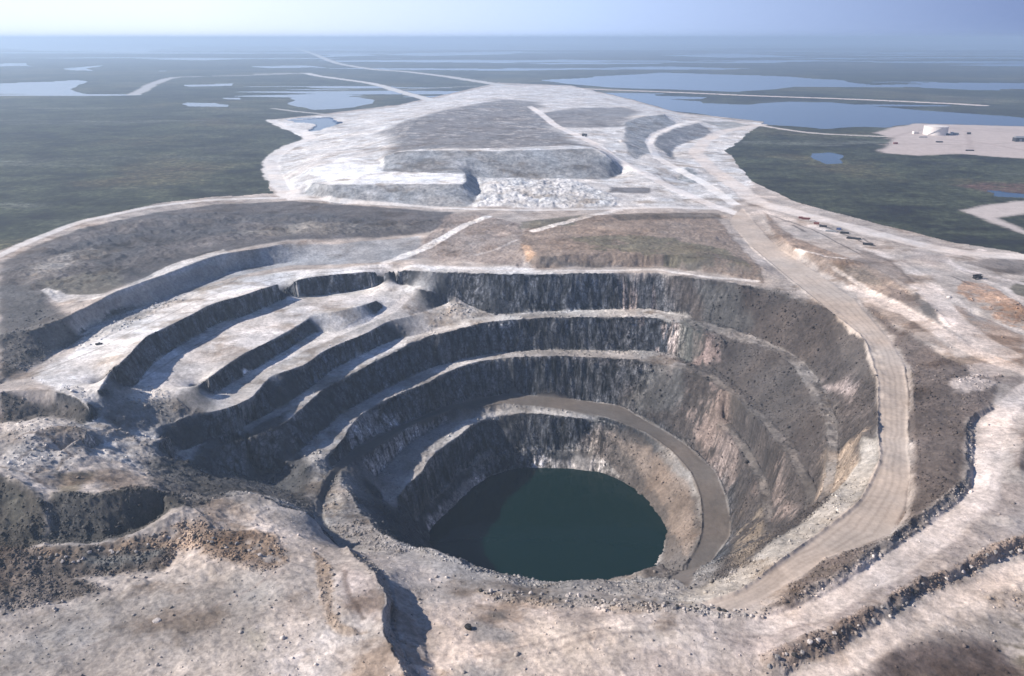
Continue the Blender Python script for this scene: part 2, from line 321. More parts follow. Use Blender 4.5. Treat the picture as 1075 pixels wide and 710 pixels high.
# ---------------------------------------------------------------- what lies where: albedo, roughness of the relief, object
COL = np.zeros((NR, NA, 3), np.float32)
def rgb(*c): return np.array(c, np.float32)
mine = world_poly(np.array([unproj(a, b, 0) for a, b in ACTIVE]), 5, 30, 0, 0)
tundra = 1 - mine
ROUGH = np.where(mine > .5, .6, 0.0).astype(np.float32)      # relief amplitude
WAL = sstep(.45, 1.1, S0).astype(np.float32)                  # steep rock
SMOOTH = np.zeros((NR, NA), np.float32)                       # graded surfaces
OID = np.zeros((NR, NA), np.int16); OID[tundra > .5] = 1
def mix(c, m): 
    COL[:] = COL*(1-m[..., None]) + c*m[..., None]
n_big = fbm(X0, Y0, 60, 4, 1); n_mid = fbm(X0, Y0, 16, 4, 2); n_fin = fbm(X0, Y0, 4, 3, 3)
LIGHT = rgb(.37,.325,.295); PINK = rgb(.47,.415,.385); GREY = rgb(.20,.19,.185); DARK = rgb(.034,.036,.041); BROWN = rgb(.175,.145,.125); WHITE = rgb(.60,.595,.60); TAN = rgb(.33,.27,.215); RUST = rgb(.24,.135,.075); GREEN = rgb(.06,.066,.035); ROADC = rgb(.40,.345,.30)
mix(LIGHT, np.ones((NR, NA), np.float32))
def Zn(pts, c, a=1.0, warp=4, wscale=18, soft=3, seed=None, only=None, rough=None, smooth=None, patchy=0.0, oid=None, far=False):
    seed = (len(pts)*7 + int(pts[0][0])) % 97 if seed is None else seed
    m = poly_mask(pts, None, warp, wscale, soft=soft, seed=seed)
    if patchy: m = m * sstep(-patchy, .15, n_mid*.6 + n_big*.5 + n_fin*.35 + .15)
    k = m if only is None else m * (WAL if only == 'steep' else 1-WAL)
    mix(c, k*a)
    if rough is not None: ROUGH[:] = ROUGH*(1-m) + rough*m
    if smooth is not None: SMOOTH[:] = np.maximum(SMOOTH, m*smooth)
    if oid is not None: OID[m > .5] = oid
    return m
def Ln(pts, width, c, a=1.0, soft=2, warp=1.5, wscale=15, smooth=None, oid=None, seed=1):
    m = line_mask(pts, width, soft, warp, wscale, seed)
    mix(c, m*a)
    if smooth is not None: SMOOTH[:] = np.maximum(SMOOTH, m*smooth)
    if oid is not None: OID[m > .5] = oid
    return m
# pit rock: dark walls, dusty benches
PIT = [(60,420),(84,345),(127,322),(220,300),(300,285),(420,283),(560,286),(690,287),(815,304),(871,328),(920,401),(922,484),(860,560),(775,621),(723,634),(600,618),(503,604),(427,577),(370,575),(334,549),(276,524),(230,520),(180,500),(90,478)]
PM = poly_mask(PIT, None, 3, 20, soft=3)
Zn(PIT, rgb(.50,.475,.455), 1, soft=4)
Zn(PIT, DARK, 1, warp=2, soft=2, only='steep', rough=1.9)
Zn([(480,300),(700,292),(870,330),(915,400),(915,484),(770,600),(740,600),(760,540),(720,460),(650,420),(480,410)], DARK, 0, rough=2.4)
LBM = poly_mask([(30,395),(90,365),(225,303),(300,283),(430,280),(470,318),(440,352),(397,374),(340,400),(301,438),(240,460),(200,430),(150,400),(100,408)], None, 2, 20, soft=6)
ROUGH[:] = np.where(LBM*(1-WAL) > .3, .35, ROUGH)
# deeper benches are greyer
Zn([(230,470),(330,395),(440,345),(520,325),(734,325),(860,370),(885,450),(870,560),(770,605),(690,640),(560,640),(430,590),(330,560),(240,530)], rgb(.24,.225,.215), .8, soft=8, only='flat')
# right side of the pit: broken brown slopes, lit
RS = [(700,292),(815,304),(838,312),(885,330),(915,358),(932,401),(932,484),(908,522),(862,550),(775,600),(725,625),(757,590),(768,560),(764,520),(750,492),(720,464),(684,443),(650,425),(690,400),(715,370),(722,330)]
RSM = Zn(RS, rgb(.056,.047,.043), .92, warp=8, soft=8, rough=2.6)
for p, c in (([(648,295),(690,300),(722,345),(712,395),(688,385),(672,335)], rgb(.19,.155,.14)), ([(726,338),(745,350),(752,385),(735,388)], rgb(.27,.2,.18)), ([(742,470),(700,400),(725,385),(765,440),(800,520),(770,510)], rgb(.19,.15,.135)), ([(866,396),(895,400),(900,412),(872,412)], rgb(.36,.30,.285)), ([(808,480),(815,478),(840,540),(825,548),(812,520)], rgb(.24,.19,.17)), ([(775,545),(800,535),(815,560),(780,600),(765,590)], rgb(.21,.17,.13))):
    Zn(p, c, .6, warp=8, wscale=12, soft=4, patchy=-.05)
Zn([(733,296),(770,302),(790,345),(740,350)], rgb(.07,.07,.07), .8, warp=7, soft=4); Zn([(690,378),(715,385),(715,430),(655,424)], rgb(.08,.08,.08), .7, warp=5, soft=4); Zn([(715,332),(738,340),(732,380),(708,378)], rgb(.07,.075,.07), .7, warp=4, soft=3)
Zn([(870,470),(903,455),(898,500),(860,530)], rgb(.27,.21,.16), .8, warp=6, soft=5)
# floor around the lake and inside the ramp
Zn([(626,443),(677,458),(735,522),(736,575),(700,612),(677,606),(698,570),(685,536),(649,505),(620,495),(600,474)], rgb(.10,.085,.076), .9, warp=5, soft=4)
Zn([(640,452),(690,475),(722,505),(733,560),(722,590),(700,535),(670,490)], rgb(.22,.175,.145), .7, warp=5, wscale=10, soft=3, patchy=.0)
Zn([(445,545),(500,495),(560,480),(626,476),(650,500),(626,497),(550,492),(500,512),(455,560)], rgb(.30,.28,.27), .8, warp=4, soft=2)
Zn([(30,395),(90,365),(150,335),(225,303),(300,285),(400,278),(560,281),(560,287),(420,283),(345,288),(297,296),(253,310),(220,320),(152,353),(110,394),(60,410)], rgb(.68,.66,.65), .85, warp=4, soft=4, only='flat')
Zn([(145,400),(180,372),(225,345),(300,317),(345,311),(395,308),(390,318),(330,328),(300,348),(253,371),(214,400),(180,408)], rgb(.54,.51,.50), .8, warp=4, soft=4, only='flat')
Zn([(360,440),(430,440),(500,430),(490,446),(460,466),(430,500),(400,515),(380,500)], rgb(.23,.22,.22), .85, warp=3, soft=4)
# light dusty rims of the inner benches
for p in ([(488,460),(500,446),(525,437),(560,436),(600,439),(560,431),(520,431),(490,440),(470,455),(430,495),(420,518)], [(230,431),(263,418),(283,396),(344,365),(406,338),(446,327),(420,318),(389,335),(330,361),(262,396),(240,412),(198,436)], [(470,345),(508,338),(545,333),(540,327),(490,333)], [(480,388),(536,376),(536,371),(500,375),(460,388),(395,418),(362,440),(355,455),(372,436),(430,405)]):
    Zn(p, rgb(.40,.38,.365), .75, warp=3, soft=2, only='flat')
def ledge(pts, z0, z1, wd, c, a=.85, tol=4):
    m = line_mask(pts, wd, 3, 2, 10, 9)
    g = 1-sstep(tol*.5, tol, np.maximum(z0-Z, Z-z1).clip(0))
    m = m*g*(1-sstep(.5, 1.0, S0)*.8)*(.45+.55*sstep(-.35, .25, n_mid+.5*n_fin)); mix(c, m*a)
    ROUGH[:] = ROUGH*(1-.6*m)
ledge([(470,336),(500,335),(530,332.5),(560,331.5),(632,329.5),(678,329.5),(715,335),(760,348),(800,360),(838,381),(862,412),(874,450),(871,500),(860,538)], -53, -48, 16, rgb(.26,.24,.225), .6)
ledge([(500,378),(536,374.5),(592,373),(649,374),(683,378),(710,384)], -90, -83, 20, rgb(.28,.26,.25))
ledge([(710,384),(750,399),(785,426),(808,448),(826,470),(841,495),(852,517),(847,540)], -96, -70, 7, rgb(.20,.175,.155), .5)
ledge([(708,396),(741,427),(770,457),(790,486),(803,516),(807,545)], -116, -102, 6, rgb(.19,.165,.145), .5)
ledge([(240,458),(270,448),(300,436),(320,420),(340,401),(372,385),(400,371),(440,352),(470,344)], -69, -55, 14, rgb(.50,.48,.47))
ledge([(470,344),(500,337),(540,333)], -58, -50, 20, rgb(.50,.48,.46)); ledge([(470,386),(500,379),(540,375)], -92, -84, 20, rgb(.46,.44,.43))
ledge([(345,468),(365,445),(390,421),(430,401),(470,386)], -94, -88, 14, rgb(.34,.33,.33))
ledge([(420,516),(450,490),(470,464),(490,446),(525,434),(560,432),(592,435),(626,439)], -141, -129, 7, rgb(.50,.48,.46))
ledge([(450,527),(473,508),(482,497),(516,481),(556,476),(587,474),(620,476)], -171, -165, 8, rgb(.36,.34,.32))
# dark mined slopes to the lower left of the pit; some shade is painted in too
Zn([(225,450),(300,435),(330,500),(332,540),(276,520),(225,520),(180,505),(165,485)], rgb(.052,.051,.052), .95, warp=8, soft=6, rough=1.6)  # slope in deep shade, its darkness put into the colour
Zn([(132,420),(205,405),(228,425),(180,445),(130,452),(110,440)], rgb(.155,.145,.135), .85, warp=5, soft=5)
Zn([(0,414),(70,415),(93,430),(86,449),(60,440),(0,447)], rgb(.055,.05,.047), .92, warp=5, soft=3, rough=2.5)
Zn([(0,448),(60,438),(100,455),(95,480),(55,505),(20,500),(0,490)], rgb(.40,.37,.35), .9, warp=5, soft=5, rough=2)
Zn([(-80,497),(15,503),(48,535),(40,575),(20,590),(-80,600)], rgb(.048,.042,.034), .95, warp=6, soft=4, rough=3)
Zn([(5,520),(22,522),(22,545),(5,550)], rgb(.16,.15,.12), .4, warp=6, soft=5)
Zn([(52,522),(106,519),(155,515),(185,522),(205,535),(175,540),(130,567),(40,574),(45,545)], rgb(.055,.052,.048), .95, warp=5, soft=3, rough=3)
Zn([(150,486),(215,475),(245,522),(200,535),(160,515)], rgb(.055,.053,.052), .85, warp=7, soft=6, rough=2)  # same deep shade painted on where the slope falls away
Zn([(60,500),(100,498),(80,520),(60,521)], rgb(.07,.055,.03), .8, warp=4, soft=3); Zn([(-60,570),(60,580),(40,592),(-60,600)], rgb(.08,.055,.04), .8, warp=4, soft=3)
Zn([(-60,590),(90,576),(160,566),(185,575),(175,600),(80,612),(110,622),(40,640),(-60,660)], rgb(.085,.068,.058), .92, warp=5, soft=4, rough=3)
Zn([(40,582),(127,570),(157,560),(200,552),(240,562),(290,566),(310,580),(290,600),(240,590),(190,580),(120,583),(50,592)], rgb(.26,.185,.13), .8, warp=6, wscale=10, soft=3, patchy=.3, rough=2.5)
Zn([(90,585),(170,580),(172,592),(90,598)], rgb(.13,.13,.125), .8, warp=4, soft=3)
Zn([(232,560),(290,560),(300,598),(260,606),(225,590)], rgb(.17,.12,.085), .7, warp=7, wscale=10, soft=4, patchy=.2, rough=2.2)
Zn([(-60,640),(60,640),(180,612),(290,605),(352,620),(390,680),(395,760),(-60,800)], rgb(.36,.32,.29), .9, warp=8, soft=8, rough=.7)
for p in ([(366,575),(374,590),(398,610),(405,632),(400,652),(412,682),(426,712),(440,712),(422,680),(412,652),(415,630),(406,604),(382,586)], [(1012,440),(1023,440),(1022,510),(998,535),(955,565),(908,598),(860,630),(800,652),(798,640),(855,614),(945,554),(1010,495)]): Zn(p, rgb(.2,.18,.165), .7, warp=2, soft=2, rough=2.2)  # gully and bank faces turned from the sun, shade painted into the colour
Zn([(190,610),(260,600),(300,625),(260,650),(200,650)], rgb(.24,.225,.21), .6, warp=8, soft=8, patchy=.3); Zn([(20,640),(120,640),(200,665),(160,700),(20,700)], rgb(.27,.25,.24), .6, warp=9, soft=9, patchy=.3)
Zn([(330,580),(345,590),(352,620),(345,640),(360,655),(385,665),(365,668),(342,655),(335,630)], rgb(.25,.18,.125), .75, warp=2.5, wscale=6, soft=1.5, rough=2)
Zn([(358,595),(395,610),(402,635),(392,655),(360,640),(355,620)], rgb(.33,.28,.26), .8, warp=4, soft=4)
Zn([(300,660),(385,670),(410,712),(380,760),(260,760)], rgb(.45,.39,.35), .6, warp=8, soft=8)
Zn([(338,520),(352,505),(368,520),(374,535),(400,560),(430,578),(415,584),(370,572),(348,553)], rgb(.22,.2,.19), .9, warp=4, soft=3, rough=2)
Zn([(345,515),(352,512),(362,530),(358,545),(347,540)], rgb(.42,.39,.36), .7, warp=3, wscale=6, soft=2, patchy=.2)
# foreground right: pale broken ground
Zn([(500,622),(700,637),(800,645),(862,628),(960,565),(1040,530),(1000,600),(965,612),(870,662),(815,690),(790,760),(460,760),(440,640)], rgb(.42,.355,.315), .95, warp=5, soft=5, rough=.6)
Zn([(560,655),(720,650),(740,690),(620,712),(540,700)], rgb(.48,.41,.35), .6, warp=10, soft=10)
for p in ([(492,655),(505,652),(545,665),(540,680),(497,676)], [(510,645),(530,640),(534,650),(515,652)], [(490,698),(525,702),(520,716),(480,716)]): Zn(p, rgb(.17,.17,.175), .75, warp=3, soft=3)
Zn([(900,620),(950,588),(1000,565),(1075,545),(1075,566),(1000,596),(965,610),(920,636),(870,660),(850,655)], rgb(.24,.205,.19), .75, warp=8, soft=6, patchy=.5)
RB = Zn([(500,620),(560,626),(620,630),(700,637),(780,647),(800,652),(700,646),(600,640),(520,632)], rgb(.30,.275,.255), .7, warp=3, wscale=8, soft=2, rough=3)
Zn([(700,628),(728,638),(775,624),(817,594),(860,563),(902,529),(922,486),(922,460),(904,460),(903,480),(868,527),(817,566),(770,604),(723,619)], rgb(.36,.33,.295), .9, warp=1.5, soft=1.5, rough=1.2)
for p, c, a in (([(60,450),(95,452),(110,470),(80,478),(62,468)], rgb(.20,.165,.14), .7), ([(0,455),(25,452),(30,466),(0,476)], rgb(.22,.18,.15), .6), ([(100,500),(130,495),(160,505),(150,516),(105,518)], rgb(.13,.10,.08), .8), ([(30,492),(60,500),(90,503),(80,512),(40,510)], rgb(.16,.12,.09), .75), ([(120,455),(160,462),(190,476),(160,486),(120,480)], rgb(.20,.175,.16), .7),
    ([(-40,640),(60,640),(150,618),(180,612),(150,640),(60,665),(-40,675)], rgb(.17,.14,.12), .6), ([(205,640),(250,630),(275,655),(255,690),(215,685)], rgb(.21,.185,.165), .6), ([(262,664),(285,660),(280,684),(262,686)], rgb(.19,.175,.14), .6), ([(290,600),(330,598),(345,640),(330,670),(300,650)], rgb(.30,.26,.235), .6), ([(60,680),(110,672),(150,690),(120,720),(50,720)], rgb(.24,.21,.19), .6),
    ([(560,640),(640,645),(700,648),(760,660),(700,664),(620,655)], rgb(.30,.25,.225), .5), ([(640,690),(720,682),(790,700),(760,725),(650,720)], rgb(.33,.275,.245), .6), ([(480,690),(540,684),(560,700),(520,720),(470,715)], rgb(.26,.235,.215), .6), ([(760,668),(850,645),(930,612),(960,606),(900,640),(830,676),(780,690)], rgb(.30,.25,.235), .6)):
    Zn(p, c, a, warp=10, wscale=16, soft=6, patchy=.25)
for p in ([(520,700),(600,676),(700,662),(800,668),(880,640),(960,590),(1030,530)], [(500,690),(600,668),(700,655),(800,660),(870,636),(950,585),(1022,520)], [(840,710),(900,678),(960,650),(1030,615),(1075,598)], [(850,716),(910,683),(970,654),(1040,619),(1075,606)], [(30,705),(120,672),(220,640),(300,600)], [(20,400),(90,372),(150,343),(225,310),(300,290),(400,281)], [(150,398),(200,366),(260,335),(330,318)]):
    Ln(p, 1.8, rgb(.24,.20,.18), .55, soft=1.2, warp=1.5, wscale=30)
for p in ([(5,470),(30,458),(55,462),(75,480),(60,495)], [(20,485),(40,472),(62,476)], [(0,492),(30,500),(55,515)], [(360,600),(368,630),(382,650)]): Ln(p, 2.2, rgb(.12,.09,.075), .7, soft=2, warp=2.5, wscale=12)
# ground right of the haul road
BR = Zn([(955,390),(935,350),(905,318),(925,330),(960,355),(1000,378),(1050,395),(1040,425),(1017,440),(1013,495),(990,525),(945,558),(898,590),(855,618),(800,645),(860,590),(905,575),(945,560),(958,520),(955,460)], rgb(.105,.083,.073), .95, warp=4, soft=4, rough=2)
Zn([(1015,380),(1045,378),(1055,395),(1040,410),(1000,412),(1000,398),(1018,395)], rgb(.42,.36,.33), .85, warp=4, wscale=10, soft=3)
Zn([(905,318),(935,318),(975,340),(1000,372),(960,352),(930,338)], rgb(.28,.21,.165), .6, warp=4, soft=3); Zn([(800,222),(835,250),(905,276),(958,306),(944,322),(900,306),(862,285),(815,256)], rgb(.22,.165,.13), .9, warp=3, soft=3, patchy=.7, rough=2)
Zn([(870,278),(910,282),(930,300),(890,296)], rgb(.13,.11,.09), .7, warp=3, soft=3, patchy=.3)
Zn([(962,300),(975,303),(1003,345),(990,345),(958,318)], rgb(.10,.09,.085), .85, warp=2, soft=2)
Zn([(1009,295),(1035,297),(1075,322),(1075,350),(1030,325),(1005,308)], rgb(.33,.20,.13), .8, warp=4, wscale=9, soft=2, patchy=.35, rough=2)
Zn([(1012,277),(1045,270),(1075,272),(1120,275),(1120,292),(1075,290),(1040,284)], rgb(.17,.145,.13), .85, warp=3, soft=2); Zn([(1055,305),(1070,296),(1120,295),(1120,315),(1075,312)], rgb(.09,.08,.055), .85, warp=3, soft=2)
Zn([(1075,450),(1060,475),(1063,490),(1075,495),(1120,500),(1120,450)], rgb(.13,.09,.07), .85, warp=4, soft=3)
RDG = Zn([(1120,545),(1075,562),(1040,574),(1000,595),(965,608),(920,634),(870,660),(800,690),(800,712),(830,708),(880,682),(925,654),(965,626),(1000,613),(1040,593),(1075,582),(1120,570)], rgb(.17,.125,.10), .85, warp=2.5, wscale=7, soft=2, patchy=.5, rough=3)
Zn([(822,712),(880,684),(956,643),(1026,609),(1075,592),(1140,580),(1140,640),(1060,640),(1000,655),(950,680),(900,720)], rgb(.52,.44,.385), .95, warp=3, soft=4, rough=.5)
Zn([(890,715),(950,678),(1000,668),(1050,680),(1090,720)], rgb(.105,.08,.073), .95, warp=5, soft=6, rough=.8); Zn([(1030,650),(1075,655),(1110,700),(1075,705)], rgb(.11,.09,.055), .8, warp=6, soft=4, patchy=.2); Zn([(1030,625),(1100,620),(1110,660),(1075,660)], rgb(.19,.15,.12), .7, warp=6, soft=5, patchy=.3, rough=2)
# centre and upper left
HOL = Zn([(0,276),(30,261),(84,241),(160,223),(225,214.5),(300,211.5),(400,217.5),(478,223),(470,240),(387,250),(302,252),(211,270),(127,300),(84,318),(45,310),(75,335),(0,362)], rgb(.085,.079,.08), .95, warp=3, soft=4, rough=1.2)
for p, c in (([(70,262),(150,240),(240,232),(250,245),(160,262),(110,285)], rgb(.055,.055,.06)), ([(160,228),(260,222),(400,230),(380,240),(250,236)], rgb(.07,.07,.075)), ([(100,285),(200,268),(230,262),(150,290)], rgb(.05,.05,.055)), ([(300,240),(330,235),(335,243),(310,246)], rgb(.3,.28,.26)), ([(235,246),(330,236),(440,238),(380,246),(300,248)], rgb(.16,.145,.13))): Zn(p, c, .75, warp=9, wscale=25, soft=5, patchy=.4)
Zn([(20,285),(90,262),(125,265),(70,285),(30,300)], rgb(.26,.24,.22), .6, warp=8, soft=6, patchy=.3); Zn([(40,296),(120,285),(130,300),(85,315),(45,308)], rgb(.15,.14,.11), .6, warp=8, soft=6)
Zn([(0,352),(70,340),(100,350),(60,370),(20,392),(0,402)], rgb(.06,.057,.055), .9, warp=6, soft=4, rough=2.5); Zn([(0,300),(35,300),(70,340),(0,365)], rgb(.085,.082,.08), .7, warp=8, soft=5)
Zn([(42,307),(60,318),(110,314),(170,290),(240,266),(235,262),(165,284),(110,309),(70,311),(50,305)], rgb(.50,.475,.46), .85, warp=2, soft=1.5)
Zn([(95,345),(170,316),(245,284),(302,256),(390,253),(440,248),(450,270),(392,276),(302,279),(225,297),(140,335)], rgb(.30,.305,.32), .9, warp=3, soft=3); Zn([(100,340),(165,317),(225,293),(225,280),(160,303)], rgb(.16,.165,.175), .5, warp=4, wscale=12, soft=3, patchy=.2)
Zn([(470,226),(500,222),(545,235),(560,260),(545,280),(430,272)], rgb(.22,.18,.16), .8, warp=4, soft=3, patchy=.5, rough=2)
Zn([(555,232),(640,226),(750,228),(765,245),(800,280),(803,297),(760,290),(700,280),(560,281),(545,262)], rgb(.20,.155,.125), .92, warp=5, soft=3, rough=2)
Zn([(600,250),(640,248),(700,250),(760,262),(790,280),(740,278),(690,268),(620,262)], rgb(.075,.078,.045), .6, warp=12, wscale=14, soft=3, patchy=.25); Zn([(640,225),(755,224),(758,230),(650,232)], rgb(.07,.06,.05), .8, warp=3, soft=2, patchy=.4); Zn([(545,232),(612,226),(600,236),(545,240)], rgb(.10,.10,.075), .7, warp=4, soft=2)  # thin strip below the road: the bank's shadow painted as dark colour
Zn([(548,256),(556,258),(562,268),(552,274)], rgb(.45,.30,.2), .8, warp=2, soft=2); Zn([(565,270),(750,273),(800,284),(800,292),(700,280),(568,279)], rgb(.11,.10,.09), .7, warp=3, wscale=8, soft=2, patchy=.3)
# dumps
DTOP = [(284,126),(345,121),(420,111),(455,104),(523,89),(600,91),(660,105),(710,119),(800,130),(762,160),(790,190),(760,218),(560,219),(400,214),(300,205),(283,180),(283,165),(320,147)]
Zn(DTOP, rgb(.54,.52,.515), .95, warp=6, soft=4, rough=1.2)
Zn(DTOP, rgb(.74,.73,.72), .8, warp=6, soft=4, patchy=.02, seed=5)
Zn(DTOP, rgb(.30,.29,.29), .45, warp=6, soft=4, patchy=.12)
Zn([(404,139),(425,128),(455,120),(480,113),(530,104),(575,108),(560,116),(585,134),(610,148),(618,154),(540,156),(425,158)], rgb(.13,.125,.128), .92, warp=22, wscale=60, soft=10, patchy=.5)
Zn([(565,121),(600,114),(655,113),(669,117),(655,134),(620,135),(588,134)], rgb(.17,.165,.17), .9, warp=10, wscale=60, soft=6)
Zn([(417,158.5),(500,157),(621,154.5),(640,166),(417,162)], WHITE, .7, warp=2, soft=3)
Zn([(330,178),(359,165),(395,170),(402,180),(487,180),(487,193),(346,194)], rgb(.70,.70,.71), .95, warp=5, soft=3, rough=.4)
Zn([(500,188),(600,189),(650,210),(640,217),(500,217)], rgb(.50,.495,.50), .9, warp=5, soft=4, rough=4)
PILES = []
def pile(pts, c, oid, rough=1.6, a=.95): PILES.append(oid); return Zn(pts, c, a, warp=3, soft=2, rough=rough, oid=oid)
SCREE = rgb(.23,.235,.245)
pile([(400,180),(404,164),(417,160),(500,158.6),(540,158),(621,156),(632,160),(641,167),(652,176),(652,183),(636,189),(604,189),(540,187),(500,187),(488,182.5)], SCREE, 10)
pile([(320,202),(330,192),(346,194.5),(400,194),(486,193),(488,182),(495,184),(501,189),(505,203),(492,217),(450,217),(397,216),(346,213)], rgb(.27,.275,.285), 11)
pile([(656,128),(675,122.5),(697,120),(712,130),(684,143),(680,152),(684,160),(668,167),(660,160),(657,150)], rgb(.24,.25,.265), 12)
pile([(687,150),(690,143),(710,134.5),(734,129),(750,142),(725,148),(709,155),(706,167),(698,162)], rgb(.17,.175,.19), 13)
pile([(710,188),(714,181),(722,175.5),(730,181),(735,193),(722,192)], rgb(.24,.25,.26), 14)
Zn([(640,197),(682,197),(682,203),(640,203)], rgb(.10,.10,.11), .85, warp=2, soft=2)
Zn([(735,127),(770,127),(790,133),(760,138)], rgb(.2,.2,.19), .7, warp=5, soft=4)
for p, wd in (([(660,205),(700,196),(690,182)], 4), ([(736,170),(760,186),(779,212)], 3)): Ln(p, wd, rgb(.25,.22,.21), .5)
# tundra
tn = fbm(X0, Y0, 420, 5, 11, .6); tf = fbm(X0, Y0, 70, 4, 12); tb = fbm(X0*.35, Y0*1.3, 200, 4, 13, .6)
ts = fbm(X0*.45, Y0*1.5, 45, 4, 14, .65); tk = fbm(X0*.6, Y0, 38, 4, 15, .7)
tc = rgb(.028,.033,.019)[None, None]*(1+.9*tf[..., None]+.6*tn[..., None]+1.1*tk[..., None]).clip(.25, 3) + rgb(.065,.068,.066)[None, None]*(sstep(.10, .5, tb)*(.25+.75*sstep(-.1, .45, ts)))[..., None] + rgb(.03,.02,.01)[None, None]*sstep(.05, .4, tn)[..., None]
far = sstep(2500, 9000, R)[..., None]
tc = tc*(1-.3*far)
COL[:] = np.where(tundra[..., None] > .5, tc, COL)
# roads over the plain and round the mine (drawn on the ground they cross)
def road(pts, wd, c=rgb(.46,.42,.39), oid=4, soft=2.5, warp=1.5, smooth=.8): return Ln(pts, wd, c, .95, soft, warp, 25, smooth=smooth, oid=oid)
road([(-70,300),(0,268),(30,254),(84,233.5),(160,217),(225,210),(300,208),(400,214),(480,219),(560,221),(640,219.5),(700,218),(765,220)], 13, rgb(.60,.57,.55))
road([(308,50),(330,57),(353.7,66.5),(391.7,73),(422,75),(468,80.4),(523,89),(545,93)], 80, rgb(.48,.47,.46), soft=25, warp=12)
road([(270,78),(320,76.8),(335,80),(391,88),(422,97),(452,105)], 60, rgb(.55,.54,.53), soft=18, warp=8)
road([(139,99.8),(150,95),(159,89),(183,81.5),(257,79.4),(324,77)], 60, rgb(.40,.40,.41), soft=18, warp=10)
road([(420,94.5),(488,91),(530,90)], 25, rgb(.36,.35,.35), soft=10, warp=5)
road([(530,91),(575,91.5),(640,94.5),(720,97.5),(800,101),(900,104.5),(1000,109),(1030,110.8)], 60, rgb(.56,.49,.45), soft=10, warp=8)
road([(287,114),(310,117),(340,120),(360,122)], 22, rgb(.4,.39,.38), soft=8, warp=5)
road([(287,126),(310,126),(350,122)], 18, rgb(.45,.44,.43), soft=8, warp=4); road([(284,126),(303,135),(321,139),(326,145),(305,153),(286,166),(284,180),(296,195),(304,204),(312,208)], 34, rgb(.64,.61,.59), soft=8, warp=5)
road([(708,119),(735,124),(780,129),(830,137),(862,140.5),(930,143.5),(975,144)], 22, rgb(.50,.45,.42), soft=8, warp=3)
road([(800,131),(760,138),(740,148),(730,160),(745,175),(775,197),(795,212),(830,222),(900,240),(970,258),(1020,266),(1075,270),(1140,275)], 34, rgb(.60,.54,.50), soft=10, warp=4)
road([(556,112),(566,118),(585,133),(618,148),(658,172.7),(686,187),(714,201),(753,218),(775,225)], 22, rgb(.66,.62,.60), soft=4)
road([(735,127),(712,131),(686,142),(681,150),(688,163),(700,172),(735,190),(770,214)], 20, rgb(.70,.67,.65), soft=4)
# pad with the tank, side pads
PAD = [(916,139.5),(936,135),(963,129.7),(1075,133),(1180,136),(1180,170),(1075,166.5),(1050,165),(1010,162),(963,163.5),(925,160.5),(922,157.5),(938,145)]
Zn(PAD, rgb(.45,.385,.36), .95, warp=5, wscale=40, soft=4, oid=5, smooth=.8)
Zn([(1007,220.5),(1030,216),(1075,211),(1140,206),(1140,216),(1082,224),(1046,229),(1075,242),(1140,262),(1140,270),(1060,241)], rgb(.45,.40,.38), .95, warp=3, wscale=30, soft=4, oid=5, smooth=.8)
for p in ([(925,152),(960,151),(1000,152),(1075,150)], [(930,146),(965,137),(1010,135),(1075,141)], [(985,146),(1030,150),(1075,158)], [(1015,138),(1020,158)]): Ln(p, 14, rgb(.33,.27,.25), .6, soft=10, warp=6)
for p in ([(990,133),(1010,133),(1030,138),(1000,138)], [(1000,152),(1040,153),(1050,158),(1010,159)], [(1030,134),(1075,136),(1075,140),(1040,138)]): Zn(p, rgb(.36,.31,.29), .6, warp=8, wscale=20, soft=8, patchy=.4)
Zn([(1000,195),(1050,192),(1120,195),(1120,205),(1050,204)], rgb(.10,.05,.045), .7, warp=6, soft=8, patchy=.3)
# secondary road and light ground
for p, wd, c in (([(965,300),(985,318),(1005,342),(1030,360)], 22, rgb(.56,.48,.43)), ([(800,222),(850,236),(900,255),(960,285),(1000,315),(1030,335),(1075,350)], 14, rgb(.52,.46,.42)), ([(1010,285),(1050,300),(1075,318)], 7, rgb(.5,.44,.4)), ([(835,262),(880,272),(915,277),(950,300)], 5, rgb(.55,.49,.45)), ([(875,282),(905,300),(935,318)], 6, rgb(.5,.43,.38)), ([(1030,262),(990,270),(1010,282),(1075,298)], 10, rgb(.52,.46,.43))): Ln(p, wd, c, .85, soft=4, warp=2.5)
for p, wd in (([(815,228),(850,240),(880,255),(905,268)], 3), ([(900,262),(933,274),(958,296)], 3.5), ([(832,236),(845,243)], 5), ([(850,232),(880,243),(912,257)], 3), ([(1000,290),(1020,300)], 3), ([(905,250),(918,258)], 4)): Ln(p, wd, rgb(.10,.085,.08), .8, soft=2, warp=2)  # dark lines; the one along the right-hand crest is a painted shadow line
for p, c in (([(930,300),(960,312),(985,345),(960,345),(935,322)], rgb(.13,.10,.085)), ([(1000,320),(1030,332),(1075,352),(1075,384),(1040,366),(1005,345)], rgb(.30,.22,.17)), ([(905,262),(935,272),(960,296),(950,304),(920,288),(895,276)], rgb(.20,.16,.135)), ([(960,262),(1000,272),(985,280),(955,272)], rgb(.28,.24,.22)), ([(780,228),(796,232),(830,262),(860,286),(845,284),(805,254)], rgb(.22,.18,.155)), ([(1020,395),(1075,396),(1075,430),(1050,432),(1056,405)], rgb(.13,.105,.095)), ([(940,420),(975,400),(1010,410),(1012,450),(1008,510),(960,540),(962,470)], rgb(.085,.068,.06)), ([(900,592),(930,572),(950,562),(900,585),(850,612),(815,636),(855,600)], rgb(.10,.082,.07)), ([(1040,505),(1075,505),(1110,530),(1075,545),(1030,540),(1000,560),(985,558)], rgb(.25,.21,.19))): Zn(p, c, .8, warp=4, wscale=12, soft=3, patchy=.45)
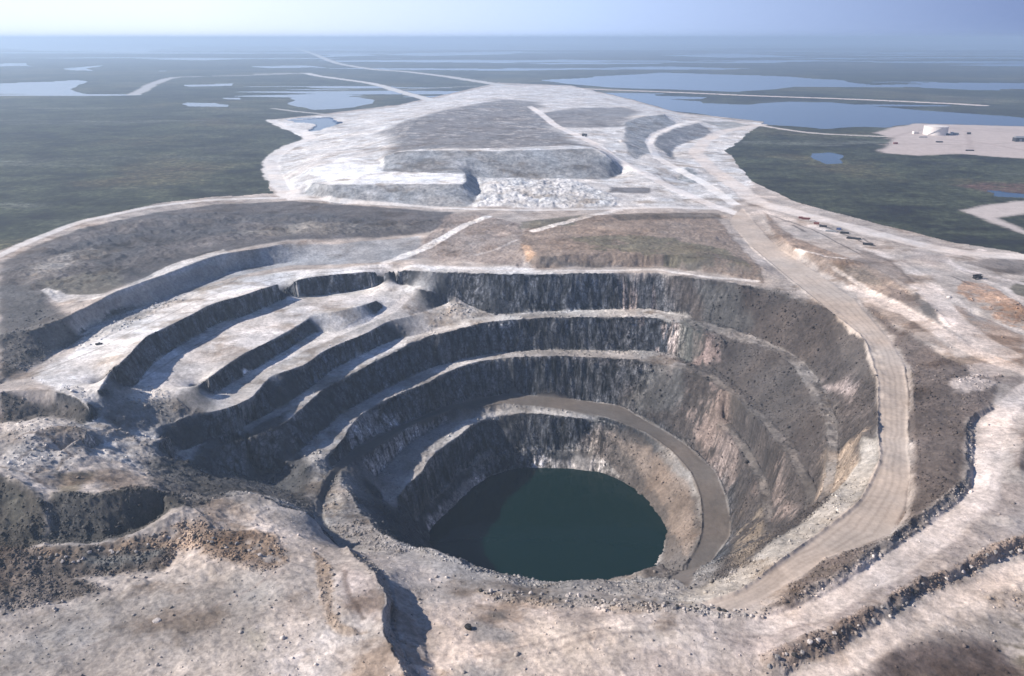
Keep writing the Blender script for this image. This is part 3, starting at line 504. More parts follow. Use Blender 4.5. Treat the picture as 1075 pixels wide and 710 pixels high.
for p, c in (([(1040,440),(1062,440),(1075,470),(1035,520),(1000,545),(960,585),(900,620),(850,650),(870,625),(960,565),(1020,520),(1022,460)], rgb(.47,.41,.375)),): Zn(p, c, .85, warp=4, soft=6)
for p, wd, c in (([(893,302),(920,312),(944,323),(989,350),(1028,372),(1075,390),(1120,405)], 13, rgb(.60,.51,.45)), ([(972,300),(985,315),(1005,338),(1030,356),(1060,372)], 20, rgb(.58,.50,.45)), ([(1085,405),(1060,425),(1043,450),(1036,490),(1034,520),(1000,548),(960,580),(905,612),(862,640),(800,658)], 15, rgb(.55,.48,.44)), ([(1120,585),(1075,598),(1030,616),(960,652),(910,684),(860,712)], 11, rgb(.58,.49,.43))): Ln(p, wd, c, .8, soft=4, warp=2, smooth=.5)
HR = [(a, b) for a, b, _ in ROAD_R] + [(a, b) for a, b, _ in ROAD_RO[::-1]]
Zn(HR, rgb(.43,.365,.315), .95, warp=1, soft=1.2, oid=2, smooth=1)
for o_, a_ in ((.22,.5),(.42,.4),(.6,.5),(.78,.4)):
    Ln([(a[0]*(1-o_)+b[0]*o_, a[1]*(1-o_)+b[1]*o_) for a, b in zip(ROAD_R[2:13], ROAD_RO[2:4]+ROAD_RO[4:9]+[ROAD_RO[10], ROAD_RO[12], ROAD_RO[14], ROAD_RO[15]])], 1.6, rgb(.28,.235,.20), a_, soft=1.2, warp=1.5)
Zn([(897,304),(944,319),(989,344),(1028,366),(1075,386),(1075,393),(1028,377),(989,357),(944,330),(900,313)], rgb(.52,.44,.39), .95, warp=2, soft=2)
Ln([(560,242),(600,232),(625,226),(650,221)], 14, rgb(.60,.56,.53), .95); Ln([(405,276),(440,263),(465,250),(490,236),(512,227)], 14, rgb(.66,.63,.61), .95); Ln([(500,268),(520,262),(545,251)], 5, rgb(.42,.38,.36), .8)
Ln([(490,283),(560,284.5),(640,284),(690,284),(715,287),(750,292),(795,296)], 7, rgb(.58,.54,.51), .9); Ln([(62,368),(95,350)], 3, DARK, .3)
Ln([(262,393),(330,361),(389,336),(412,325),(424,315)], 10, rgb(.62,.585,.56), .9, smooth=.7)
RP = [(a, b) for a, b, _ in RAMP_O] + [(a, b) for a, b, _ in RAMP_I[::-1]]
Zn(RP, rgb(.135,.115,.10), .95, warp=1, soft=1.2, oid=3, smooth=1)
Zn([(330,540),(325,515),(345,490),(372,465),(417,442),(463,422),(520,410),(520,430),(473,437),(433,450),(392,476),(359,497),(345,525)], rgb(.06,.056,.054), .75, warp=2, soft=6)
Ln([(334,527),(334,540),(340,553),(352,564),(370,576)], 7, rgb(.16,.15,.14), .8, smooth=.7)
# water on the plain
WATER = [[(-60,90),(0,88),(60,86),(101,84.2),(101,86),(78,90),(74,95),(100,98.5),(139,100.5),(60,99.5),(-60,99)], [(88,70.5),(105,69),(125,71),(122,74),(95,73.5)], [(-60,70),(-10,68),(24,67.5),(20,71),(-60,71.5)], [(145,61.5),(190,60.5),(237,61.5),(190,63.5)], [(-60,49),(60,47),(190,49),(130,56),(60,55),(-60,53)], [(188,108.5),(215,109),(243,111),(238,112.8),(200,111.5)], [(243,102.5),(262,102.3),(262,104.2),(245,104)],
 [(276,102.5),(300,99.8),(361,98),(375,105),(381,114),(352,116.5),(326,117),(306,108),(300,103)], [(300,125.5),(354,124),(343,138),(330,138.5),(320,132)],
 [(660,103),(700,103.5),(740,108.5),(790,110.5),(830,107),(880,108),(977,116),(1075,123),(1180,130),(1180,135.5),(1075,132.5),(963,129),(936,134),(895,136.5),(860,137),(805,130),(737,121),(700,115)],
 [(560,84),(640,80),(700,77),(760,79),(880,84),(925,89),(880,91),(820,90),(760,95.5),(700,94),(640,92)], [(640,72),(720,70.5),(800,73),(720,74)], [(375,57),(410,56),(450,58.5),(400,60)], [(470,56),(540,53.5),(590,56),(520,58)], [(700,58),(800,57),(900,61),(780,61)], [(540,64),(600,63),(640,66),(560,66)], [(960,89),(1075,92),(1075,95),(980,93)], [(940,117),(975,119),(1000,121),(960,121)], [(852,161.5),(870,160),(889,164),(886,172),(868,173.5),(853,169)], [(1040,201),(1075,203),(1140,206),(1140,212),(1075,208),(1048,207)], [(260,70),(320,69),(330,71),(270,72)], [(190,90),(250,89),(250,90.5),(200,91.5)]]
for k, p in enumerate(WATER):
    d = unproj(p[0][0], p[0][1], 0); dist = math.hypot(*d)
    m = poly_mask(p, 0, dist*.006, dist*.02, soft=0, seed=k) > .5
    m &= (tundra > .5) | (k in (7, 8)); m &= ~(OID >= 2)
    OID[m] = 30 + k
pn_ = fbm(X0*.22, Y0, 900, 4, 91, .55) + .15*sstep(4000, 12000, R)
pm = (pn_ > .30 - .06*sstep(0, .5, A)) & (tundra > .5) & (OID < 2) & (R > 3300) & (R < 40000); OID[pm] = 60
road([(660,106),(700,110),(737,116)], 1, oid=4) if False else None

# ---------------------------------------------------------------- relief
print('zones done')
rough = ROUGH*(1-.85*np.clip(SMOOTH, 0, 1))
wamp = 2.6 * np.clip(rough, 0, 2.2)/1.0 * (mine > .5)
wa = np.minimum(wamp, 3.2)
w1 = fbm(X0, Y0, 16, 4, 21, .65)*wa*1.0; w2 = fbm(X0, Y0, 16, 4, 22, .65)*wa*1.0
DR = np.gradient(rr)[:, None]; DA = (np.gradient(az)[None, :]*R)
Z = sample(Z, w1/DR, w2/DA)
steep = sstep(.45, 1.1, np.hypot(*grad(Z)))
ridg = 1-np.abs(fbm(X0, Y0, 9, 3, 31))*2
st3 = sstep(.5, 1.3, steep*0+np.hypot(*grad(Z)))
Z = Z + rough*(.55*fbm(X0, Y0, 18, 4, 33, .55)*(1-.4*st3) + .35*fbm(X0, Y0, 3.5, 3, 34, .6)*(1-.9*st3)) + rough*.25*ridg*(rough > 1.5)*(1-.8*st3)
Z = Z + RSM*(2.2*fbm(X0, Y0, 26, 3, 44)+1.0*fbm(X0, Y0, 10, 2, 45))
Z = Z + (mine > .5)*(1-SMOOTH)*1.2*fbm(X0, Y0, 70, 3, 35)
rdg = lambda sc_, s_: (1-2*np.abs(fbm(X0+.35*Y0, Y0, sc_, 4, s_, .6)))
hill = poly_mask([(-60,430),(60,440),(130,455),(200,440),(240,470),(290,520),(300,560),(240,610),(100,630),(-60,660)], None, 6, 20, soft=18)
Z = Z + hill*(2.0*rdg(34, 37)+.6*rdg(11, 38))*(1-SMOOTH)
fore = poly_mask([(-60,600),(300,560),(380,600),(420,660),(440,620),(520,640),(700,645),(800,655),(900,620),(1010,530),(1120,560),(1120,760),(-60,790)], None, 6, 20, soft=12)
Z = Z + fore*(1.0*rdg(24, 39)+.18*rdg(7, 40))*(1-SMOOTH)
holl = poly_mask([(0,285),(100,235),(220,222),(470,232),(420,246),(300,248),(210,262),(120,296),(40,320)], None, 6, 20, soft=15)
Z = Z + holl*(3.0*rdg(45, 42)+1.2*rdg(15, 43))
hum = sstep(2.9, 3.6, ROUGH); Z += hum*2.2*(1-np.abs(fbm(X0, Y0, 14, 3, 36))*2)
# loose rock windrows along the roads
def berm(pts, h=1.6, wd=4.0, wpts=None, lump=.5):
    global Z
    m = line_mask(pts, .5, wd, 0, 10); Z = Z + m*(h*(1+lump*fbm(X0, Y0, 3.5, 2, 41)))
    return m
Z_s = Z.copy()
bm_ = [berm([(a, b) for a, b, _ in ROAD_R[1:]], 2.0, 4.5), berm([(a, b) for a, b, _ in RAMP_I[3:]], 1.6, 3.5), berm([(955,386),(958,418),(956,440)], 2.2, 4)]
for p in ([(949,385),(954,418),(953,450),(957,500),(955,535)], [(1021,446),(1017,510),(998,531),(955,561),(908,594),(861,625),(795,649)], [(62,372),(95,350)]): berm(p, 1.5, 4)
tmask = (OID == 1) & (R < 6000)
Z = Z + tmask*(.25*fbm(X0, Y0, 5, 2, 51)+.5*fbm(X0, Y0, 30, 2, 52))*(1-sstep(3000, 6000, R))
Z[(OID >= 30)] = 0.0
Z[0:3] = Z[3]
# where faces are steep the broken rock shows, darker than the dust on the flats
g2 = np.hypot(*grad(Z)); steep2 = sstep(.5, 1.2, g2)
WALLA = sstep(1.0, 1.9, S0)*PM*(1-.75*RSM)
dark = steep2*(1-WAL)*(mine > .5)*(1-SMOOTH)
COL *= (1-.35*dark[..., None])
# dust, gravel and weathering patterns
n_str = fbm(X0*.5+Y0*.2, Y0*1.4-X0*.4, 26, 4, 71, .6)
var = 1 + .26*n_mid + .30*n_big + .15*n_fin + .10*n_str
var = np.where(mine > .5, 1 + (var-1)*(1-.6*SMOOTH), 1)
COL *= var[..., None]
warm = fbm(X0, Y0, 45, 4, 61)[..., None]*(mine > .5)[..., None]
COL *= (1 + warm*rgb(.07, .0, -.07))
gp = sstep(.05, .55, fbm(X0*.8, Y0, 34, 5, 81, .65))*(mine > .5)*(1-.8*SMOOTH)*(1-WAL); COL *= (1-gp[..., None]*rgb(.40,.46,.52))
gl = sstep(.15, .6, fbm(X0*.9, Y0, 20, 4, 83, .6))*(mine > .5)*(1-.8*SMOOTH)*(1-WAL); COL *= (1+.35*gl[..., None])
# wheel tracks on the graded roads are left to the shader
np.clip(COL, .008, .8, out=COL)

# ---------------------------------------------------------------- materials
def mat(name):
    m = bpy.data.materials.new(name); m.use_nodes = True; return m, m.node_tree.nodes, m.node_tree.links, m.node_tree.nodes['Principled BSDF']
def terrain_mat(name, fine=.5, streak=True, bump=.6, bscale=.35, rough=.95):
    m, N, K, b = mat(name)
    at = N.new('ShaderNodeAttribute'); at.attribute_name = 'Col'
    wl = N.new('ShaderNodeAttribute'); wl.attribute_name = 'Wall'
    tc = N.new('ShaderNodeNewGeometry')
    def noise(scale, det=4, vec=None, r=.6):
        n = N.new('ShaderNodeTexNoise'); n.inputs['Scale'].default_value = scale; n.inputs['Detail'].default_value = det; n.inputs['Roughness'].default_value = r
        K.new(vec if vec else tc.outputs['Position'], n.inputs['Vector']); return n.outputs[0]
    def mr(v, a, b_, c, d):
        n = N.new('ShaderNodeMapRange'); n.inputs[1].default_value = a; n.inputs[2].default_value = b_; n.inputs[3].default_value = c; n.inputs[4].default_value = d; K.new(v, n.inputs[0]); return n.outputs[0]
    def math_(op, a, b_):
        n = N.new('ShaderNodeMath'); n.operation = op
        for k, v in enumerate((a, b_)):
            if isinstance(v, (int, float)): n.inputs[k].default_value = v
            else: K.new(v, n.inputs[k])
        return n.outputs[0]
    n1 = noise(bscale, 7, r=.75); d = mr(n1, .3, .7, 1-fine*.85, 1+fine*.85)
    if streak:
        mp = N.new('ShaderNodeMapping'); mp.inputs['Scale'].default_value = (.17, .17, .016); K.new(tc.outputs['Position'], mp.inputs['Vector'])
        s = noise(1.0, 4, mp.outputs[0], .6); s1 = mr(s, .36, .66, .2, 3.6)
        vo = N.new('ShaderNodeTexVoronoi'); vo.feature = 'DISTANCE_TO_EDGE'; vo.inputs['Scale'].default_value = 1.0
        mv = N.new('ShaderNodeMapping'); mv.inputs['Scale'].default_value = (.16, .16, .09); mv.inputs['Rotation'].default_value = (.5, .3, 0); K.new(tc.outputs['Position'], mv.inputs['Vector']); K.new(mv.outputs[0], vo.inputs['Vector'])
        s1 = math_('MULTIPLY', s1, mr(vo.outputs[0], 0, .09, .45, 1.05))
        mix_ = N.new('ShaderNodeMix'); K.new(wl.outputs['Fac'], mix_.inputs[0]); mix_.inputs[2].default_value = 1.0; K.new(s1, mix_.inputs[3])
        d = math_('MULTIPLY', d, mix_.outputs[0])
    vm = N.new('ShaderNodeVectorMath'); vm.operation = 'SCALE'; K.new(at.outputs['Color'], vm.inputs[0])
    if streak:
        mx2 = N.new('ShaderNodeMix'); K.new(wl.outputs['Fac'], mx2.inputs[0]); mx2.inputs[2].default_value = 1.0; K.new(mr(n1, .32, .68, .45, 1.8), mx2.inputs[3]); d = math_('MULTIPLY', d, mx2.outputs[0])
    n3 = noise(.045, 5, r=.65); d = math_('MULTIPLY', d, mr(n3, .3, .7, 1-fine*.55, 1+fine*.55)); K.new(d, vm.inputs['Scale'])
    K.new(vm.outputs[0], b.inputs['Base Color']); b.inputs['Roughness'].default_value = rough; b.inputs['Specular IOR Level'].default_value = .25
    bp = N.new('ShaderNodeBump'); bp.inputs['Strength'].default_value = bump; bp.inputs['Distance'].default_value = 1.2
    K.new(n1, bp.inputs['Height'])
    if streak:
        h = math_('MULTIPLY', s, wl.outputs['Fac']); b2 = N.new('ShaderNodeBump'); b2.inputs['Strength'].default_value = .9; b2.inputs['Distance'].default_value = 4
        K.new(h, b2.inputs['Height']); K.new(bp.outputs[0], b2.inputs['Normal']); K.new(b2.outputs[0], b.inputs['Normal'])
    else: K.new(bp.outputs[0], b.inputs['Normal'])
    return m
M_GROUND = terrain_mat('broken_rock', .5, True, .6)
M_ROAD = terrain_mat('graded_gravel', .22, False, .25, .25)
M_TUNDRA = terrain_mat('tundra_cover', 1.0, False, .7, .09)
M_SCREE = terrain_mat('scree', .6, False, 1.0, .16)
def water_mat(name, col, rough):
    m, N, K, b = mat(name); b.inputs['Base Color'].default_value = (*col, 1); b.inputs['Roughness'].default_value = rough; b.inputs['IOR'].default_value = 1.33; b.inputs['Specular IOR Level'].default_value = .18 if 'pit' in name else .25
    n = N.new('ShaderNodeTexNoise'); n.inputs['Scale'].default_value = .25; n.inputs['Detail'].default_value = 3
    g = N.new('ShaderNodeNewGeometry'); K.new(g.outputs['Position'], n.inputs['Vector'])
    bp = N.new('ShaderNodeBump'); bp.inputs['Strength'].default_value = .12 if 'pit' in name else .03; bp.inputs['Distance'].default_value = .3; K.new(n.outputs[0], bp.inputs['Height']); K.new(bp.outputs[0], b.inputs['Normal'])
    return m
M_WATER = water_mat('tundra_lake_water', (.014,.032,.07), .12)
M_LAKE = water_mat('pit_lake_water', (.0006,.012,.0095), .08)

# ---------------------------------------------------------------- build the terrain meshes, one object per named surface
def build(name, faces_mask, material, kind='structure', label=None, cat=None):
    fi, fj = np.nonzero(faces_mask)
    if len(fi) == 0: return None
    v = np.stack([fi*NA+fj, fi*NA+fj+1, (fi+1)*NA+fj+1, (fi+1)*NA+fj], 1)
    u, inv = np.unique(v.ravel(), return_inverse=True)
    me = bpy.data.meshes.new(name); me.vertices.add(len(u))
    co = np.stack([X0.ravel()[u], Y0.ravel()[u], Z.ravel()[u]], 1).astype(np.float32)
    org = np.array([co[:, 0].mean(), co[:, 1].mean(), 0], np.float32) if kind != 'structure' else np.zeros(3, np.float32)
    if kind != 'structure': org[2] = co[:, 2].min()
    me.vertices.foreach_set('co', (co-org).ravel())
    n = len(fi); me.loops.add(4*n); me.loops.foreach_set('vertex_index', inv.astype(np.int32)[:].reshape(-1, 4)[:, ::-1].ravel())
    me.polygons.add(n); me.polygons.foreach_set('loop_start', np.arange(0, 4*n, 4, dtype=np.int32))
    me.polygons.foreach_set('use_smooth', np.ones(n, bool))
    me.update(calc_edges=True)
    ca = me.attributes.new('Col', 'FLOAT_COLOR', 'POINT'); c4 = np.ones((len(u), 4), np.float32); c4[:, :3] = COL.reshape(-1, 3)[u]; ca.data.foreach_set('color', c4.ravel())
    wa_ = me.attributes.new('Wall', 'FLOAT', 'POINT'); wa_.data.foreach_set('value', WALLA.astype(np.float32).ravel()[u])
    me.materials.append(material)
    o = bpy.data.objects.new(name, me); sc.collection.objects.link(o); o.location = org
    if kind: 
        if kind == 'structure': o['kind'] = kind
    if label: o['label'] = label; o['category'] = cat
    return o
FO = OID[:-1, :-1].copy()
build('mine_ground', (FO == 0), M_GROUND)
build('tundra', FO == 1, M_TUNDRA)
build('haul_road', FO == 2, M_ROAD)
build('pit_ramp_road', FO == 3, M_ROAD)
build('gravel_road', FO == 4, M_ROAD)
build('gravel_pad', FO == 5, M_ROAD)
for oid, lb in ((10, 'long upper tier of grey scree on the waste dump below the dark plateau'), (11, 'lower tier of pale scree with flat white top left of the rubble field'), (12, 'curved bluish rock pile left of the winding white road'), (13, 'darkest blue grey rock pile inside the bend of the wide pale road'), (14, 'smallest grey rock pile, a low cone beside the haul road junction')):
    build('waste_rock_pile', FO == oid, M_SCREE, kind=None, label=lb, cat='rock pile')
for k in range(len(WATER)): build('lake' if k not in (18, 19) else 'pond', FO == 30+k, M_WATER)
build('far_lakes', FO == 60, M_WATER)
# the pit lake
import bmesh
bm = bmesh.new(); bmesh.ops.create_circle(bm, cap_ends=True, segments=96, radius=LAKER+22)
me = bpy.data.meshes.new('pit_lake'); bm.to_mesh(me); bm.free(); me.materials.append(M_LAKE)
o = bpy.data.objects.new('pit_lake', me); o.location = (LAKEC[0], LAKEC[1], LAKE_Z+1.0); sc.collection.objects.link(o); o['kind'] = 'structure'
print('terrain done')

# ---------------------------------------------------------------- haze
DENS = 1.05e-4
me = bpy.data.meshes.new('haze'); bm = bmesh.new(); bmesh.ops.create_cube(bm, size=1); bm.to_mesh(me); bm.free()
hz = bpy.data.objects.new('haze', me); sc.collection.objects.link(hz); hz['kind'] = 'stuff'
hz.scale = (96000, 96000, 285 - (-205)); hz.location = (0, 0, (285-205)/2)
m = bpy.data.materials.new('haze'); m.use_nodes = True; N = m.node_tree.nodes; N.clear()
out = N.new('ShaderNodeOutputMaterial'); pv = N.new('ShaderNodeVolumePrincipled')
pv.inputs['Density'].default_value = DENS; pv.inputs['Color'].default_value = (.60,.78,1.0,1); pv.inputs['Anisotropy'].default_value = .32
m.node_tree.links.new(pv.outputs[0], out.inputs['Volume']); me.materials.append(m)

# ---------------------------------------------------------------- loose rock
def ground(x, y):
    i, j = to_idx(x, y); i0 = np.minimum(i.astype(int), NR-2); j0 = np.minimum(j.astype(int), NA-2); fi = i-i0; fj = j-j0
    return (Z[i0, j0]*(1-fi)+Z[i0+1, j0]*fi)*(1-fj)+(Z[i0, j0+1]*(1-fi)+Z[i0+1, j0+1]*fi)*fj
ICO = None
def ico():
    global ICO
    if ICO is None:
        b = bmesh.new(); bmesh.ops.create_icosphere(b, subdivisions=1, radius=1); b.verts.ensure_lookup_table()
        ICO = (np.array([v.co[:] for v in b.verts]), np.array([[v.index for v in f.verts] for f in b.faces])); b.free()
    return ICO
def rock_cloud(name, x, y, size, cols, material):
    V, Fc = ico(); n = len(x)
    sc_ = size[:, None, None]*np.array([1, 1, .75])*rng.uniform(.65, 1.25, (n, 1, 3))
    v = V[None]*rng.uniform(.72, 1.2, (n, len(V), 1))*sc_
    a = rng.uniform(0, 6.28, n); c, q = np.cos(a)[:, None], np.sin(a)[:, None]
    vx = v[..., 0]*c-v[..., 1]*q; vy = v[..., 0]*q+v[..., 1]*c
    z = ground(x, y)
    co = np.stack([vx+x[:, None], vy+y[:, None], v[..., 2]+z[:, None]+size[:, None]*.25], -1).reshape(-1, 3)
    f = (Fc[None]+(np.arange(n)*len(V))[:, None, None]).reshape(-1, 3)
    me = bpy.data.meshes.new(name); me.vertices.add(len(co)); me.vertices.foreach_set('co', co.astype(np.float32).ravel())
    me.loops.add(f.size); me.loops.foreach_set('vertex_index', f.astype(np.int32).ravel()); me.polygons.add(len(f)); me.polygons.foreach_set('loop_start', np.arange(0, f.size, 3, dtype=np.int32)); me.update(calc_edges=True)
    ca = me.attributes.new('Col', 'FLOAT_COLOR', 'POINT'); c4 = np.ones((len(co), 4), np.float32); c4[:, :3] = np.repeat(cols, len(V), 0); ca.data.foreach_set('color', c4.ravel())
    me.materials.append(material); o = bpy.data.objects.new(name, me); sc.collection.objects.link(o); return o
M_ROCK = terrain_mat('loose_rock', .3, False, .4, .8)
# broken rock gathers at the foot of every face
foot = WAL*(mine > .5); 
for k in (1, 2, 3, 4):
    f2 = foot.copy(); f2[k:] = np.maximum(f2[k:], foot[:-k]*.9); f2[:-k] = np.maximum(f2[:-k], foot[k:]*.9); f2[:, k:] = np.maximum(f2[:, k:], foot[:, :-k]*.9); f2[:, :-k] = np.maximum(f2[:, :-k], foot[:, k:]*.9); foot = f2
foot = foot*(1-sstep(.4, 1.2, S0))*(1-.75*LBM)
# gravel and small blocks lie thicker where the ground is rough
want = 42000; cnd = 560000
cr = np.sqrt(rng.uniform(245**2, 900**2, cnd)); cr = np.where(rng.random(cnd) < .5, rng.uniform(245, 500, cnd), cr); ca_ = rng.uniform(-.72, .72, cnd)
cx, cy = cr*np.sin(ca_), cr*np.cos(ca_); ii, jj = to_idx(cx, cy); ii = np.rint(ii).astype(int); jj = np.rint(jj).astype(int)
pr = (np.clip((ROUGH[ii, jj]-.4)/2.2, 0.0, 1)**1.6+.0015+.05*foot[ii, jj]*PM[ii, jj])*(1-SMOOTH[ii, jj])*(mine[ii, jj] > .5)*(OID[ii, jj] == 0)*(.25+1.5*np.clip(n_mid[ii, jj]+n_fin[ii, jj]*.5+.1, 0, 1))*(Z[ii, jj] > LAKE_Z+2)
k = np.nonzero(rng.random(cnd) < pr)[0][:want]
sz = .24+.24*rng.exponential(1, len(k)); sz = np.minimum(sz, 1.6)*(.55+.45*cr[k]/500)
bc = COL[ii[k], jj[k]]*rng.uniform(.55, 1.55, (len(k), 1)); print('rocks', len(k))
rk = rock_cloud('rubble', cx[k], cy[k], sz, bc.astype(np.float32), M_ROCK); rk['kind'] = 'stuff'

def simple(name, col, rough=.7, metal=0.0, wear=.25, scale=1.2):
    m, N, K, b = mat(name)
    g = N.new('ShaderNodeTexCoord'); n = N.new('ShaderNodeTexNoise'); n.inputs['Scale'].default_value = scale; n.inputs['Detail'].default_value = 5; K.new(g.outputs['Object'], n.inputs['Vector'])
    r_ = N.new('ShaderNodeMapRange'); r_.inputs[1].default_value = .3; r_.inputs[2].default_value = .7; r_.inputs[3].default_value = 1-wear; r_.inputs[4].default_value = 1+wear*.4; K.new(n.outputs[0], r_.inputs[0])
    v = N.new('ShaderNodeVectorMath'); v.operation = 'SCALE'; v.inputs[0].default_value = col; K.new(r_.outputs[0], v.inputs['Scale']); K.new(v.outputs[0], b.inputs['Base Color'])
    b.inputs['Roughness'].default_value = rough; b.inputs['Metallic'].default_value = metal; return m
MW = simple('weathered_white_paint', (.72,.66,.62)); MK = simple('dark_grimy_paint', (.02,.02,.022), .5); MR = simple('rust_red_paint', (.20,.06,.045)); MT = simple('black_rubber', (.015,.015,.015), .9); MG = simple('galvanised_steel', (.32,.33,.34), .5, .4); MGL = simple('dark_glass', (.01,.013,.016), .1, 0, .05); MB = simple('faded_blue_paint', (.07,.10,.22)); MY = simple('dusty_yellow_paint', (.42,.26,.06))
def link(name, bm, m, parent=None, loc=(0,0,0), rot=(0,0,0), smooth=False):
    me = bpy.data.meshes.new(name); bm.normal_update(); bm.to_mesh(me); bm.free(); me.materials.append(m)
    if smooth: me.polygons.foreach_set('use_smooth', [True]*len(me.polygons))
    o = bpy.data.objects.new(name, me); sc.collection.objects.link(o); o.location = loc; o.rotation_euler = rot
    if parent: o.parent = parent
    return o
def bx(bm, c, d, bev=0.0, taper=None):
    r_ = bmesh.ops.create_cube(bm, size=1); vs = r_['verts']
    for v in vs:
        k = 1.0 if taper is None or v.co.z < 0 else taper
        v.co = (c[0]+v.co.x*d[0]*k, c[1]+v.co.y*d[1]*k, c[2]+v.co.z*d[2])
    if bev: bmesh.ops.bevel(bm, geom=[e for e in bm.edges if all(v in vs for v in e.verts)], offset=bev, segments=2, affect='EDGES')
    return bm
def cyl(bm, c, r0, r1, h, axis='z', seg=32):
    import mathutils
    M = mathutils.Matrix.Translation(c) @ (mathutils.Matrix.Rotation(math.pi/2, 4, 'Y') if axis == 'x' else mathutils.Matrix.Rotation(math.pi/2, 4, 'X') if axis == 'y' else mathutils.Matrix.Identity(4))
    bmesh.ops.create_cone(bm, cap_ends=True, segments=seg, radius1=r0, radius2=r1, depth=h, matrix=M); return bm
nb = bmesh.new
def root(name, label, cat, px, py, rz=0, group=None, dz=0):
    x, y, _ = hit(px, py); z = float(ground(np.array([x]), np.array([y]))[0])
    o = bpy.data.objects.new(name, None); sc.collection.objects.link(o); o.location = (x, y, z+dz-.1); o.rotation_euler = (0, 0, math.radians(rz))
    o['label'] = label; o['category'] = cat
    if group: o['group'] = group
    return o
# the fuel tank
t = root('storage_tank', 'large round pale fuel tank standing on the gravel pad by the lake', 'tank', 981.5, 141.2)
D_ = t.location.length; RT = 10.2/F*D_; HT = 7.4/F*D_
link('tank_shell', cyl(nb(), (0,0,HT/2), RT, RT, HT, seg=64), MW, t, smooth=False)
link('tank_roof', cyl(nb(), (0,0,HT+RT*.05+.01), RT*.995, .4, RT*.10, seg=64), MW, t)
b = nb(); cyl(b, (0,0,HT-.4), RT+.18, RT+.18, .3, seg=64); cyl(b, (0,0,HT*.5), RT+.12, RT+.12, .25, seg=64); cyl(b, (0,0,.5), RT+.4, RT+.4, 1.0, seg=64); link('stiffening_ring', b, MW, t)
b = nb(); pv_ = None
for k in range(25):
    a = -2.6+k*.05; vs = [b.verts.new((q*math.cos(a), q*math.sin(a), h)) for q, h in ((RT+.15, .1+k*HT/24), (RT+1.5, .1+k*HT/24), (RT+1.5, .9+k*HT/24), (RT+.15, .9+k*HT/24))]
    if pv_:
        for q in range(4): b.faces.new((pv_[q], pv_[(q+1) % 4], vs[(q+1) % 4], vs[q]))
    pv_ = vs
link('spiral_stair', b, MG, t)
b = nb(); bx(b, (RT*.3,-RT-.35,1.4), (1.4,.3,1.4)); link('manway', b, MG, t)
def container(px, py, m, label, rz, L_=12, W_=2.6, H_=2.7, cat='container', name='shipping_container', group=None):
    t = root(name, label, cat, px, py, rz, group)
    b = nb(); bx(b, (0,0,H_/2+.15), (L_, W_, H_), .05)
    for k in range(int(L_/.6)):
        for q in (-1, 1): bx(b, (-L_/2+.3+k*.6, q*(W_/2+.03), H_/2+.15), (.25, .08, H_*.86))
    link('container_body', b, m, t)
    b = nb(); bx(b, (L_/2+.06, 0, H_/2+.15), (.08, W_*.92, H_*.92), .02)
    for q in (-.7, -.2, .2, .7): cyl(b, (L_/2+.14, q, H_/2+.15), .04, .04, H_*.9, seg=8)
    link('container_door', b, m, t); return t
container(961, 140.6, MW, 'small white cabin standing just left of the big round tank', 10, 16, 9, 7, 'cabin', 'site_cabin')
container(999.5, 141.2, MW, 'white container right beside the round tank, nearer of two', 80, 12, 6, 6)
container(991, 142.2, MK, 'dark container at the right foot of the round tank', 5, 24, 6, 5)
container(1003, 141.4, MG, 'grey container right beside the round tank, farther out of two', 5, 16, 5, 5)
container(1017, 141, MK, 'dark container alone on the pad well right of the tank', 5, 9, 5, 5)
container(986, 149.7, MK, 'flat dark container on the pad road below the tank', 0, 16, 5, 3)
container(940, 151.3, MR, 'dark red container at the left end of the tank pad', -10, 10, 6, 4)
container(969, 144.5, MG, 'long low grey container on the pad left below the tank', 4, 22, 3, 2.5)
container(1018, 158.5, MK, 'dark container on the near edge of the tank pad', -8, 18, 4, 2.5)
t = root('site_shed', 'long dark shed at the right end of the tank pad', 'shed', 1071.5, 148.6, 2)
link('shed_wall', bx(nb(), (0,0,5), (36,16,10)), MK, t)
b = nb(); 
vs = [b.verts.new(v) for v in ((-18.5,-8.6,10.02),(18.5,-8.6,10.02),(18.5,8.6,10.02),(-18.5,8.6,10.02),(-18.5,0,13.5),(18.5,0,13.5))]
for f in ((0,1,5,4),(2,3,4,5),(0,4,3),(1,2,5),(3,2,1,0)): b.faces.new([vs[i] for i in f])
link('shed_roof', b, MG, t); link('shed_door', bx(nb(), (-6,-8.1,3.6), (6,.3,7)), MG, t); link('shed_door', bx(nb(), (6,-8.1,3.6), (6,.3,7)), MG, t)
